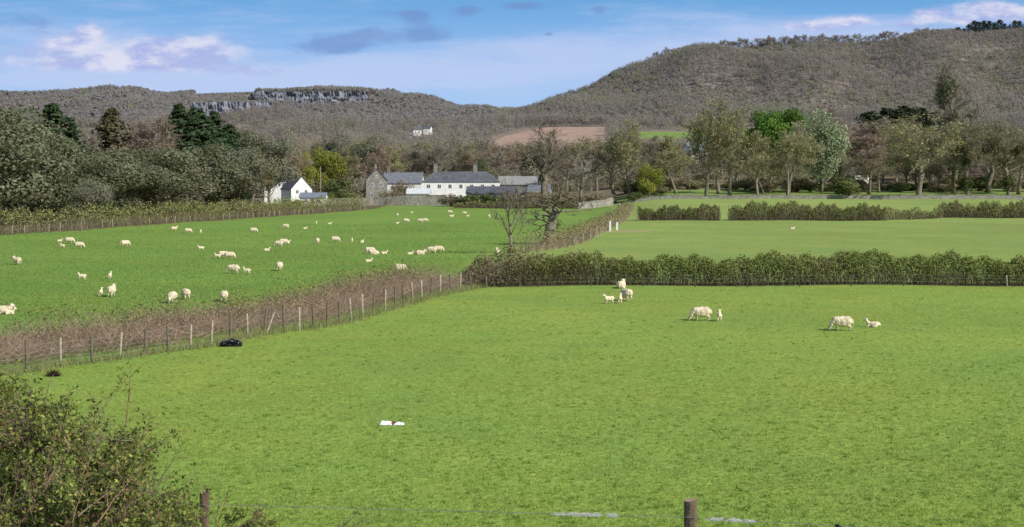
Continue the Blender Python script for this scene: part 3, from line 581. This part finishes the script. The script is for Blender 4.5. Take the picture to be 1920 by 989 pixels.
house('outbuilding','small stone outbuilding left of the steep stone gable',650,462,7,5,4.2,6.4,15,STONE,SLATE,0,[('f',-1.5,2.6,.9,1),('f',1.5,2.6,.9,1)],[],[],'outbuilding')
house('outbuilding','small slate roofed outbuilding right of the pale roofed barn',1012,455,7,5,4.2,6.2,-12,STONE,PSLATE,0,[('f',-1.5,2.6,.9,1),('f',1.5,2.6,.9,1)],[],[],'outbuilding')
house('barn','dark low barn with slate roof right of the white farmhouse',922,436,15,7,3.9,5.9,-3,STONE,SLATE,0,[('f',-5,2.6,.9,.8),('f',5,2.6,.9,.8)],[],[(0,2.4,3)],'barn')
house('barn','pale roofed barn behind the dark barn',972,480,13,7,6,8.6,-8,STONE,TIN,0,[('f',-3,4,1,.8)],[],[(2,2,3)],'barn')
house('glasshouse','white framed glasshouse in front of the slate roofed range',785,440,7,3,3.9,5.2,-3,PAINT,solid('glasshouse_roof',(.6,.62,.64),.3,2,.15,0),0,[('f',-2.7+1.1*k,2.8,1.,1.4) for k in range(6)],[],[],'glasshouse')
house('farmhouse','distant low white house among the trees above the village',782,958,5.5,5,4.2,6.4,10,WHITE,SLATE,0,[('f',-1.3,2.8,1.,1.2),('f',1.3,2.8,1.,1.2)],[(1.8,1.2,.9)],[])
house('outbuilding','tiny white outbuilding right beside the distant low white house',802,966,5,4,4.6,6.2,-14,WHITE,SLATE,0,[('f',0,2.6,1,1.)],[],[],'outbuilding')
house('house','slate roofed house on the slope behind the bare trees',1303,560,8,7,10.5,13.8,25,WHITE,PSLATE,0,[('f',-2,8,1.2,1.3),('f',2,8,1.2,1.3)],[(-3,1.2,1)],[])
house('house','small white house left of the spreading lone tree',1612,512,6.5,5,3.8,6.,10,WHITE,SLATE,0,[('f',-1.5,2.4,1,1.2),('f',1.5,2.4,1,1.2)],[(2.2,1,.8)],[(0,1,2.1)])
house('barn','rust-red barn between the ivy-grown trees',1812,512,19,9,3.6,6.6,-6,RUST,solid('brown_tiles',(.16,.11,.085),.8,1.5,.3,.2),0,[('f',-6,2.5,1.2,1),('f',5,2.5,1.2,1)],[],[(0,2.6,3)],'barn')
for px,d,h,lab in((601,452,12,'thin white pole standing between the cottage and the stone house'),(1293,410,9.5,'wooden utility pole left of the tallest broad tree'),(1478,400,8,'slim utility pole against the round olive tree')):
    x=(px-CX)/F*d; mb=MB(); tube(mb,[(0,0,-.3),(0,0,h)],[.13,.09],8,(1.6,1.6,1.6)); box(mb,-.6,.6,-.05,.05,h-.7,h-.55,(1,1,1)) if px>700 else tube(mb,[(0,0,h),(0,0,h+.15)],[.14,.05],8)
    o=mb.build('pole',POSTM); o.location=(x,d,g1(x,d)); tag(o,lab,'pole')
# ------------------------------------------------------------ sheep
import bmesh
def sheep_mesh(kind):
    lamb=kind.startswith('lamb'); bm=bmesh.new()
    def sp(c,r):
        m=bmesh.ops.create_icosphere(bm,subdivisions=2,radius=1)
        for v in m['verts']: v.co=Vector((v.co.x*r[0]+c[0],v.co.y*r[1]+c[1],v.co.z*r[2]+c[2]))
    def chain(p,rs):
        for a,b,ra,rb in zip(p[:-1],p[1:],rs[:-1],rs[1:]):
            a=Vector(a);b=Vector(b); n=max(2,int((b-a).length/(min(ra,rb)*.45)))
            for k in range(n+1): t=k/n; q=ra+(rb-ra)*t; sp(a.lerp(b,t),(q,q,q))
    ly='lying' in kind; gr='graz' in kind; dz=-.30 if ly else 0
    B=1.22 if not lamb else .8
    sp((0,0,.54+dz),(.47,.235*B,.245*B)); sp((.25,0,.53+dz),(.25,.215*B,.235*B)); sp((-.27,0,.55+dz),(.26,.235*B,.235*B)); sp((0,0,.45+dz),(.38,.22*B,.20*B))
    if gr:
        hx=[(.38,0,.60),(.54,0,.48),(.64,0,.32)]; chain(hx,[.17*B,.12*B,.095]); chain([(.64,0,.30),(.72,0,.18),(.77,0,.07)],[.092,.075,.05]); hd=Vector((.63,0,.33))
    else:
        chain([(.36,0,.62+dz),(.48,0,.76+dz),(.53,0,.86+dz)],[.17*B,.12*B,.095]); chain([(.53,0,.88+dz),(.64,0,.83+dz),(.73,0,.76+dz)],[.095,.077,.05]); hd=Vector((.52,0,.9+dz))
    for s in(-1,1):
        chain([hd+Vector((0,s*.07,.02)),hd+Vector((-.03,s*.19,.0 if gr else .02))],[.032,.022])
        if ly:
            chain([(.3,s*.13,.14),(.46,s*.15,.07),(.32,s*.17,.045)],[.07,.045,.035]); chain([(-.25,s*.15,.16),(-.05,s*.22,.08),(-.28,s*.24,.05)],[.12,.06,.035])
        else:
            chain([(.28,s*.115,.42),(.31,s*.115,.24),(.295,s*.115,.05)],[.085,.042,.034]); chain([(.295,s*.115,.045),(.33,s*.115,.03)],[.036,.03])
            chain([(-.30,s*.12,.47),(-.24,s*.135,.36),(-.43,s*.125,.215),(-.395,s*.125,.05)],[.14,.10,.043,.034]); chain([(-.395,s*.125,.045),(-.36,s*.125,.03)],[.036,.03])
    chain([(-.49,0,.64+dz),(-.56,0,.52+dz),(-.57,0,.38+dz*.7)],[.06,.045,.035])
    me=bpy.data.meshes.new('t'); bm.to_mesh(me); bm.free(); o=bpy.data.objects.new('t',me); col.objects.link(o)
    md=o.modifiers.new('r','REMESH'); md.mode='VOXEL'; md.voxel_size=.022; sm_=o.modifiers.new('s','SMOOTH'); sm_.iterations=3
    dg=bpy.context.evaluated_depsgraph_get(); ne=bpy.data.meshes.new_from_object(o.evaluated_get(dg)); bpy.data.objects.remove(o)
    ne.name=kind; n=len(ne.vertices); C=np.ones((n,4),np.float32)
    for i,v in enumerate(ne.vertices):
        p=v.co.copy(); head=(p-hd).length<.09 or (p.x>.6); leg=(p.z<.25 and not ly and not head)
        if not head and not leg: 
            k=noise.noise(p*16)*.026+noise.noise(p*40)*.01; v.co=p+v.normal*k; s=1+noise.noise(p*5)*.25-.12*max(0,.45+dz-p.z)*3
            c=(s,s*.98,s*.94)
        elif head: c=(1.05,1.05,1.1) if (p.x<.72) else (.6,.5,.48)
        else: c=(.8,.78,.76) if p.z>.05 else (.2,.17,.15)
        if lamb: c=tuple(min(q*1.15,1.5) for q in c)
        C[i,:3]=c
    a=ne.color_attributes.new('Col','FLOAT_COLOR','POINT'); a.data.foreach_set('color',C.ravel()); ne.materials.clear(); ne.materials.append(WOOL)
    ne.polygons.foreach_set('use_smooth',[True]*len(ne.polygons)); return ne
SM={'g':sheep_mesh('ewe_grazing'),'s':sheep_mesh('ewe_standing'),'l':sheep_mesh('ewe_lying'),'L':sheep_mesh('lamb_standing'),'k':sheep_mesh('lamb_lying')}
NF='sheep in the nearest field'; LF='sheep in the large left field'
SHEEP=[(1580,621,'g',178,'ewe grazing with head down to the left, rightmost in the nearest field',NF),(1637,614,'k',160,'white lamb lying right of the rightmost grazing ewe',NF),
(1316,602,'g',184,'cream ewe grazing alone left of its standing lamb in the nearest field',NF),(1349,603,'L',80,'lamb standing with its back turned beside the cream ewe',NF),
(1142,570,'L',200,'left animal of the small trio near the hedge',NF),(1163,569,'L',80,'middle lamb of the small trio near the hedge',NF),(1175,565,'g',115,'ewe at the right of the small trio near the hedge',NF),(1165,541,'l',70,'sheep resting right against the long hedge',NF),
(1486,433,'L',0,'lone white lamb in the middle right field','sheep in the right field'),(932,480,'s',95,'sheep standing at the foot of the slender bare tree',LF),
(32,497,'s',150,'single sheep nearest the left edge in mid field',LF),(112,456,'L',10,'small lamb first of the row at the left of the field',LF),(117,465,'L',170,'lamb just below the first of the row at the left',LF),(130,457,'g',0,'sheep in the middle of the row at the left',LF),(148,466,'g',0,'ewe grazing at the right of the row at the left',LF),
(154,525,'L',180,'lone lamb left of another lamb in the lower left field',LF),(206,523,'L',90,'lone lamb above the pair at lower left',LF),(189,556,'L',95,'lamb beside the ewe seen from behind at lower left',LF),(209,557,'s',88,'ewe seen from behind beside a lamb at lower left',LF),
(234,463,'g',30,'lone yellowish ewe right of the left row',LF),(323,569,'g',-95,'ewe facing the camera with head down near the fence scrub',LF),(348,562,'g',120,'ewe right of the one facing the camera near the scrub',LF),(420,566,'g',93,'largest ewe seen from behind nearest the fence scrub',LF),(6,589,'l',0,'sheep lying at the left edge just above the scrub',LF),(17,590,'k',10,'lamb lying beside the sheep at the left edge',LF),
(326,434,'s',10,'leftmost of the three far sheep near the left fence',LF),(352,438,'g',0,'middle ewe of the three far sheep near the left fence',LF),(376,438,'L',90,'rightmost lamb of the three far sheep near the left fence',LF),(377,470,'L',200,'lone lamb below the three far sheep',LF),
(408,485,'L',180,'lamb at the left of the close pair of ewes in mid field',LF),(418,484,'g',10,'back ewe of the close pair in mid field',LF),(430,486,'g',0,'front ewe of the close pair in mid field',LF),(438,513,'g',175,'ewe below the close pair in mid field',LF),(463,514,'L',170,'lamb following the ewe below the close pair',LF),
(475,437,'g',0,'lone far ewe above the centre of the left field',LF),(524,508,'g',85,'lone ewe seen end-on in the middle of the left field',LF),(523,463,'g',180,'left sheep of the tight trio in the middle distance',LF),(531,460,'g',0,'middle sheep of the tight trio in the middle distance',LF),(539,459,'L',10,'right lamb of the tight trio in the middle distance',LF),(500,471,'k',0,'small lamb lying left of the tight trio',LF),
(536,429,'g',180,'far ewe grazing above the tight trio',LF),(572,430,'k',0,'far lamb lying right of the ewe above the trio',LF),(593,421,'L',90,'far lamb left of another small one below the shed',LF),(618,421,'k',0,'far lamb lying below the garden wall end',LF),(595,458,'g',95,'lone sheep seen end-on right of the tight trio',LF),(628,455,'g',0,'lone grazing sheep further right of the trio',LF),(660,455,'L',90,'upright lamb in the centre of the left field',LF),(679,458,'L',60,'second upright lamb just right of the first one',LF),
(691,492,'k',0,'flat resting lamb in the right half of the left field',LF),(693,477,'g',0,'left sheep of the resting row at centre',LF),(702,478,'l',180,'middle sheep of the resting row at centre',LF),(720,477,'k',0,'right lamb of the resting row at centre',LF),(750,512,'g',25,'lone grazing sheep in the lower right of the left field',LF),
(769,478,'k',0,'lamb lying left of the four near the hedge end',LF),(788,478,'l',0,'ewe lying second of the four near the hedge end',LF),(810,476,'g',180,'ewe grazing third of the four near the hedge end',LF),(822,474,'g',0,'ewe grazing last of the four near the hedge end',LF),
(745,407,'s',90,'far sheep standing left of the top group',LF),(745,420,'k',0,'far lamb lying below the top group',LF),(761,418,'g',0,'far ewe in the top group, left one',LF),(772,400,'k',0,'far lamb just under the garden wall',LF),(788,418,'g',180,'far ewe in the top group, middle one',LF),(797,417,'g',0,'far ewe in the top group, right one',LF),
(843,401,'g',0,'upper sheep of the far pair below the barn',LF),(846,410,'s',0,'lower sheep of the far pair below the barn',LF),(871,403,'g',180,'far sheep right of the pair below the barn',LF),(877,408,'L',0,'far lamb right below the pair by the barn',LF),(917,410,'s',90,'far sheep standing alone left of the bare trees',LF)]
for px,py,k,rz,lab,grp in SHEEP:
    x,d,z=at(px,py); s={'g':1,'s':.95,'l':1,'L':.62,'k':.66}[k]*random.uniform(.95,1.05)
    if grp==LF: s*=.92
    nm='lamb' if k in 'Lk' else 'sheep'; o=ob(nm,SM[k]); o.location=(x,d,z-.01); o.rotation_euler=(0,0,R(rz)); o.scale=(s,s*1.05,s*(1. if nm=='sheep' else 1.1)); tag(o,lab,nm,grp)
# ------------------------------------------------------------ litter
x,d,z=at(736,797); root=empty('discarded_sack',(x,d,z)); tag(root,'flattened white sack with a dark reddish patch lying on the grass','sack')
def crumple(nx,ny,w,l,h,seed,c):
    mb=MB(); V=[]
    for j in range(ny):
        for i in range(nx):
            u=i/(nx-1)*2-1; v=j/(ny-1)*2-1; e=max(0,1-max(abs(u),abs(v))**3); rr_=1+.18*noise.noise((u*2,v*2,seed))
            V.append((u*w*rr_,v*l*rr_,.01+h*e*(.5+.9*abs(noise.noise((u*3,v*3,seed+4)))+.3*noise.noise((u*9,v*9,seed)))))
    i=np.arange(nx*ny).reshape(ny,nx); mb.add(V,np.stack([i[:-1,:-1],i[:-1,1:],i[1:,1:],i[1:,:-1]],-1).reshape(-1,4),c); return mb
crumple(26,14,.2,.16,.14,1,(1,1,1)).build('sack_body',PLASW,root).location=(-.22,0,0)
o=crumple(18,14,.11,.10,.10,3,(.22,.07,.05)).build('printed_panel',PLASW,root); o.location=(.04,.07,0)
o=crumple(18,14,.17,.12,.1,6,(1,1,1)).build('sack_end',PLASW,root); o.location=(.22,-.04,0)
x,d,z=at(433,650)
for k,(ox,oy,s,lab) in enumerate([(-.22,0,.25,'left crumpled black bin bag dumped beside the diagonal fence'),(.1,.1,.3,'middle and largest black bin bag dumped beside the diagonal fence'),(.34,-.05,.2,'right small black bin bag dumped beside the diagonal fence')]):
    bm=bmesh.new(); bmesh.ops.create_icosphere(bm,subdivisions=4,radius=s)
    for v in bm.verts:
        n_=noise.noise(v.co*6+Vector((k*7,0,0)))*.6+noise.noise(v.co*17)*.4; v.co*=1+n_; v.co.z=max(v.co.z*.7,-s*.35)
    me=bpy.data.meshes.new('bin_bag'); bm.to_mesh(me); bm.free(); me.materials.append(PLASB); o=ob('bin_bag',me); o.location=(x+ox,d+oy,z+s*.35); tag(o,lab,'bin bag')
x,d,z=at(100,706); mb=MB(); n=400; v=rvec(n); v[:,2]=abs(v[:,2]); sliv(mb,v*.08,v*np.array([.35,.3,.3])*rng.uniform(.5,1,n)[:,None],.03,np.array((.09,.06,.04))*rng.uniform(.5,1.5,n)[:,None]); o=mb.build('stalk_heap',TWIG); o.location=(x,d,z); tag(o,'dark heap of dead stalks at the foot of the fence near the left edge','stalks')
# ------------------------------------------------------------ foreground fence
FD=10.7; zf=lambda py,d=FD:(HY-py)/F*d; xf=lambda px,d=FD:(px-CX)/F*d
root=empty('barbed_wire_fence',(xf(1295),FD,-3.6)); tag(root,'barbed wire fence with wooden posts along the bottom of the picture','fence')
def bigpost(px,top,rad,seed,tone=1.):
    mb=MB(); h=zf(top)+3.6; nv=30; V=[];C=[];n=28
    for j in range(nv):
        for k in range(n):
            a=2*math.pi*k/n; zz=-.2+(h+.2)*j/(nv-1); rr_=rad*(1+.06*noise.noise((math.cos(a)*2,math.sin(a)*2,seed+zz*.5))+.05*noise.noise((math.cos(a)*9,math.sin(a)*9,seed+zz*.8)))
            V.append((math.cos(a)*rr_,math.sin(a)*rr_,zz+(.006*math.sin(a*1+1) if j>=nv-1 else 0))); s=(.5+.6*abs(noise.noise((a*5,seed,zz*.7))))*tone; C.append((s*1.05,s*.85,s*.66))
    i=np.arange(n*nv).reshape(nv,n); f=np.stack([i[:-1],np.roll(i[:-1],-1,1),np.roll(i[1:],-1,1),i[1:]],-1).reshape(-1,4); mb.add(V,f,np.array(C))
    mb.add([(p[0],p[1],p[2]+.001) for p in V[-n:]],np.arange(n)[None],(1.1,.95,.75))
    o=mb.build('post',POSTM,root,False); o.location=(xf(px)-xf(1295),0,0)
bigpost(1295,938,.048,1,.9); bigpost(383,921,.036,5,.75); bigpost(2180,930,.05,9)
mb=MB(); wp=[(-400,925),(383,943),(540,947),(760,953),(1000,959),(1180,964),(1290,967),(1400,974),(1500,979),(1640,988),(1900,1003),(2180,1000)]
def wy(px): return np.interp(px,[a for a,b in wp],[b for a,b in wp])
for ph in(0,math.pi):
    pts=[]
    for px in range(-400,2181,7): pts.append((xf(px)-xf(1295),-.055+.002*math.cos(px*.22+ph),zf(float(wy(px)))+3.6+.002*math.sin(px*.22+ph)))
    tube(mb,pts,[.001]*len(pts),4,cap=False)
for px in range(-380,2180,30):
    c=Vector((xf(px)-xf(1295),-.055,zf(float(wy(px)))+3.6))
    for s in range(4):
        v=Vector((random.gauss(0,.4),random.gauss(0,1),random.gauss(0,1))).normalized()*.013; tube(mb,[c-v,c+v],[.001,.0006],3,cap=False)
mb.build('barbed_wire',WIRE,root)
for px,w,lab in((1058,.09,'leftmost long wool tuft snagged on the barbed wire'),(1090,.055,'second wool tuft on the barbed wire'),(1114,.04,'third wool tuft on the barbed wire'),(1147,.026,'small fourth wool tuft left of the post'),(1340,.05,'wool tuft just right of the post'),(1374,.05,'middle wool tuft right of the post'),(1404,.026,'last small wool tuft right of the post')):
    n=600; mb=MB(); t=rng.uniform(-1,1,n); th=.002+.007*np.abs(np.sin(t*6+px))*np.abs(np.sin(t*13+px*2)); P=np.stack([t*w,rng.normal(size=n)*th,rng.normal(size=n)*th-.003],1); D_=rng.normal(size=(n,3))*np.array([.018,.006,.006])
    sliv(mb,P,D_,.0025,np.array((.8,.79,.75))*rng.uniform(.85,1.1,n)[:,None]); o=mb.build('wool_tuft',GRASS); o.location=(xf(px),FD-.055,zf(float(wy(px)))); tag(o,lab,'wool','wool tufts on the barbed wire')
mb=MB(); box(mb,-.012,.012,-.01,.01,-.02,.012); tube(mb,[(-.02,0,.004),(.03,0,-.006)],[.008,.004],6); o=mb.build('wire_tensioner',PLASB); o.location=(xf(1567),FD-.06,zf(float(wy(1567)))+.002); tag(o,'small black tensioner clipped on the barbed wire at lower right','tensioner')
# ------------------------------------------------------------ foreground bush
def bush(label,cx_,cy_,prof,dep,ntw,leafs,c1,c2,seed,stray,lsz=.011,name='hawthorn_bush'):
    r=np.random.default_rng(seed); rd=random.Random(seed); root=empty(name,(cx_,cy_,g1(cx_,cy_)-.02)); tag(root,label,'bush'); gx=[p[0] for p in prof]; gt=[p[1] for p in prof]; o=root.location
    W=MB(); LP=[]
    def env(px): return float(np.interp(px,gx,gt))+14*math.sin(px*.07)
    def twig(p,d,Ln,r0,st=6,leafy_=True,lev=0,curl=.16):
        pts=[p]
        for i in range(st):
            d=(d+Vector((rd.gauss(0,curl),rd.gauss(0,curl),rd.gauss(0,curl)+.03))).normalized(); p=p+d*(Ln/st); pts.append(p)
        tube(W,pts,[r0*(1-.75*i/st) for i in range(st+1)],4 if r0<.004 else 5,(rd.uniform(.7,1.3),rd.uniform(.6,1.),rd.uniform(.5,.85)),cap=False)
        for i in range(1,st+1):
            if leafy_: LP.append((pts[i],lev))
            if lev<2:
                for _ in range(1 if lev else 2):
                    if rd.random()<.75:
                        a=Quaternion(d,rd.uniform(0,6.28))@d.orthogonal().normalized(); twig(pts[i],(d*.6+a*.8).normalized(),Ln*rd.uniform(.25,.5),r0*.5,4,leafy_,lev+1)
    for i in range(ntw):
        px=rd.uniform(gx[0],gx[-1]); y=cy_+rd.gauss(0,dep); zt=(HY-env(px))/F*cy_; zg=o.z
        Ln=rd.uniform(.25,.5)*(1 if ntw>200 else .6); dv=Vector((rd.gauss(.12,.5),rd.gauss(0,.4),rd.uniform(.1,1))).normalized(); ze=zg+(zt-zg)*rd.uniform(.35,1.)**.6
        p=Vector(((px-CX)/F*y,y,ze))-dv*Ln-Vector((o.x,o.y,o.z)); 
        twig(p,dv,Ln,rd.uniform(.003,.0065))
    for i in range(40 if ntw>200 else 4):
        px=rd.uniform(gx[0],gx[-1]); zt=(HY-env(px))/F*cy_; y=cy_+rd.gauss(0,dep*.7); tip=Vector(((px-CX)/F*y,y,zt-.15))-Vector((o.x,o.y,o.z)); b=Vector((tip.x*.45+rd.gauss(0,.1),rd.gauss(0,.15),0)); mid=b.lerp(tip,.5)+Vector((rd.gauss(0,.1),rd.gauss(0,.1),.15))
        tube(W,[b,b.lerp(mid,.5)+Vector((0,0,.08)),mid,mid.lerp(tip,.6)+Vector((0,0,.05)),tip],[.018,.014,.011,.007,.003],6,(.9,.8,.7))
    for px,y0,px1,y1 in stray:
        a=Vector(((px-CX)/F*cy_,cy_,(HY-y0)/F*cy_))-o; b=Vector(((px1-CX)/F*cy_,cy_,(HY-y1)/F*cy_))-o; twig(a,(b-a).normalized(),(b-a).length,.0042,8,True,1,.06)
    W.build('branches',BARK,root)
    P=np.array([tuple(p) for p,l in LP]); ii=r.integers(0,len(P),leafs); Pi=P[ii]; clump=np.sin(Pi[:,0]*9+np.sin(Pi[:,1]*8))*np.sin(Pi[:,2]*11+1)+.5*np.sin(Pi[:,0]*23)*np.sin(Pi[:,2]*19); kk=r.random(leafs)<.5+.6*clump; Pi=Pi[kk];cl=clump[kk]; n=len(Pi)
    Q=Pi+r.normal(size=(n,3))*.014; mb=MB(); cards(mb,Q,lsz*r.uniform(.6,1.5,n),cmix(c1,c2,np.clip(r.random(n)**1.6+.15*cl,0,1))*r.uniform(.6,1.35,n)[:,None],None,1,.62); mb.build('leaves',LEAF,root)
bush('straggly hawthorn bush with young yellow-green leaves filling the lower left corner',-2.75,9.2,[(-160,715),(0,745),(45,730),(110,768),(165,808),(210,820),(255,842),(290,885),(325,935),(350,985),(380,1030)],.33,430,120000,(.12,.165,.04),(.40,.43,.11),3,
 [(150,820,215,735),(235,800,240,680),(250,850,300,770),(300,900,345,830),(60,760,45,706),(260,850,335,800),(120,790,130,730),(330,950,375,890),(190,820,185,750),(80,760,100,712)],.0125)
bush('low trailing bramble beside the left foreground post at the bottom edge',-1.9,9.6,[(330,985),(370,968),(410,958),(450,962),(490,975),(530,1005)],.12,46,10000,(.12,.165,.04),(.36,.39,.10),5,
 [(400,1000,415,925),(405,990,455,912),(430,1000,512,958),(440,1010,490,958),(350,990,362,930)],.0115,'bramble')
bush('small reddish bramble sprig poking up at the bottom edge left of centre',xf(668),FD,[(600,1010),(640,992),(690,980),(710,985),(740,1010)],.06,10,400,(.13,.1,.04),(.2,.16,.06),8,[(640,990,680,966),(660,985,712,968)],.009,'bramble_sprig')
n=20000; d=rng.uniform(6,30,n); x=rng.uniform(-.5,.5,n)*d; mb=MB(); sliv(mb,np.stack([x,d,gz(x,d)-.02],1),np.stack([rng.normal(size=n)*.08,rng.normal(size=n)*.08,rng.uniform(.1,.3,n)],1),.02,cmix((.1,.17,.03),(.22,.2,.08),rng.random(n))); tag(mb.build('bank_grass',GRASS),'rough grass on the bank below the near fence','grass',kind='stuff')
# ------------------------------------------------------------ world
S=Vector((.76,-.60,.72)).normalized(); el=math.asin(S.z); az=math.atan2(S.x,S.y)
w=bpy.data.worlds.new('World'); scn.world=w; w.use_nodes=True; N=w.node_tree.nodes; L=w.node_tree.links; bg=N['Background']
sky=N.new('ShaderNodeTexSky'); sky.sky_type='NISHITA'; sky.sun_disc=False; sky.sun_elevation=el; sky.sun_rotation=az; sky.air_density=1.; sky.dust_density=.6; sky.ozone_density=1.5
def mt(op,a,b=None,c=None):
    x=N.new('ShaderNodeMath'); x.operation=op
    for i,v in enumerate((a,b,c)):
        if v is None: continue
        if hasattr(v,'is_output'): L.new(v,x.inputs[i])
        else: x.inputs[i].default_value=v
    return x.outputs[0]
def mr(v,a,b,c,d,sm_=True):
    x=N.new('ShaderNodeMapRange'); x.interpolation_type='SMOOTHSTEP' if sm_ else 'LINEAR'; L.new(v,x.inputs[0])
    for i,k in enumerate((a,b,c,d)): x.inputs[i+1].default_value=k
    return x.outputs[0]
tc=N.new('ShaderNodeTexCoord'); sx=N.new('ShaderNodeSeparateXYZ'); L.new(tc.outputs['Generated'],sx.inputs[0])
yy=mt('MAXIMUM',sx.outputs[1],.05); a=mt('DIVIDE',sx.outputs[0],yy); b=mt('DIVIDE',sx.outputs[2],yy)
ramp=N.new('ShaderNodeValToRGB'); L.new(mr(b,0,.14,0,1,False),ramp.inputs[0]); e=ramp.color_ramp.elements
e[0].position=.3; e[0].color=(.40,.61,.94,1); e[1].position=1; e[1].color=(.10,.34,.68,1)
k=e.new(.62); k.color=(.28,.50,.88,1); k=e.new(.85); k.color=(.155,.40,.78,1)
big=mixc(N,L,ramp.outputs[0],(10,10,10),1.,'MULTIPLY')
base=mixc(N,L,sky.outputs[0],big,mr(b,.14,.45,.9,0.))
def wn(scale,det,ro=.6,dist=0.,st=2.3):
    cv=N.new('ShaderNodeCombineXYZ'); L.new(a,cv.inputs[0]); L.new(mt('MULTIPLY',b,st),cv.inputs[1])
    t=N.new('ShaderNodeTexNoise'); t.inputs['Scale'].default_value=scale; t.inputs['Detail'].default_value=det; t.inputs['Roughness'].default_value=ro; t.inputs['Distortion'].default_value=dist; L.new(cv.outputs[0],t.inputs['Vector']); return t.outputs[0]
def blob(lst):
    tot=None
    for px,py,sx_,sy_,am in lst:
        u=mt('DIVIDE',mt('SUBTRACT',a,(px-CX)/F),sx_/F); v=mt('DIVIDE',mt('SUBTRACT',b,(HY-py)/F),sy_/F)
        g=mt('MULTIPLY',mt('EXPONENT',mt('MULTIPLY',mt('ADD',mt('MULTIPLY',u,u),mt('MULTIPLY',v,v)),-1.)),am); tot=g if tot is None else mt('ADD',tot,g)
    return tot
n1=wn(22,8,.62,.2); n2=wn(7,8,.66,.4,7.); n3=wn(30,6,.6); n4=wn(40,9,.7,.3,2.2)
veil=mt('MULTIPLY',mr(mt('ADD',blob([(250,140,420,45,.5),(1150,110,420,34,.5),(700,150,500,24,.35),(1550,65,420,34,.45),(150,60,250,35,.3)]),mt('MULTIPLY',n2,1.3)),.62,1.18,0,1),.8)
c1=mixc(N,L,base,(5.2,6.2,8.9),veil)
white=mr(mt('ADD',blob([(50,95,120,30,.28),(165,58,34,22,.44),(270,95,90,28,.32),(375,88,105,28,.38),(330,122,170,18,.30),(150,122,120,16,.30),(120,85,50,18,.27),(1510,50,50,12,.40),(1590,40,50,14,.46),(1690,45,40,10,.34),(1748,30,45,18,.46),(1815,42,35,10,.36),(1860,18,70,20,.46),(1905,30,40,14,.42),(640,165,60,8,.25),(480,135,60,12,.22)]),mt('ADD',mt('MULTIPLY',n1,.45),mt('MULTIPLY',n4,.6))),.64,.98,0,.9)
wc=mixc(N,L,(4.2,4.8,8.0),(7.5,7.5,8.9),mr(n3,.42,.62,0,1))
c2=mixc(N,L,c1,wc,white)
dark=mr(mt('ADD',blob([(600,88,60,20,.36),(650,80,60,22,.34),(700,60,40,16,.3),(790,66,70,22,.44),(745,24,70,9,.28),(875,20,36,12,.42),(985,12,45,10,.48),(1125,18,26,11,.46),(1028,65,12,5,.38),(60,45,120,26,.30),(490,115,60,16,.22),(780,32,30,12,.36)]),mt('ADD',mt('MULTIPLY',n1,.45),mt('MULTIPLY',n4,.6))),.66,.96,0,.62)
c3=mixc(N,L,c2,(1.7,2.8,5.8),dark)
L.new(c3,bg.inputs[0]); bg.inputs[1].default_value=.1
sl=bpy.data.lights.new('sun','SUN'); sl.energy=4.6; sl.angle=R(.5); sl.color=(1,.96,.88); so=bpy.data.objects.new('sun',sl); col.objects.link(so); so.rotation_euler=(-S).to_track_quat('-Z','Y').to_euler()
cd=bpy.data.cameras.new('camera'); cam=bpy.data.objects.new('camera',cd); col.objects.link(cam); cam.rotation_euler=(R(90),0,0); cd.lens=50.; cd.sensor_width=36; cd.shift_y=-(494.5-HY)/1920; cd.clip_start=.1; cd.clip_end=9000; scn.camera=cam
scn.view_settings.view_transform='Standard'; scn.view_settings.look='None'; scn.view_settings.exposure=0
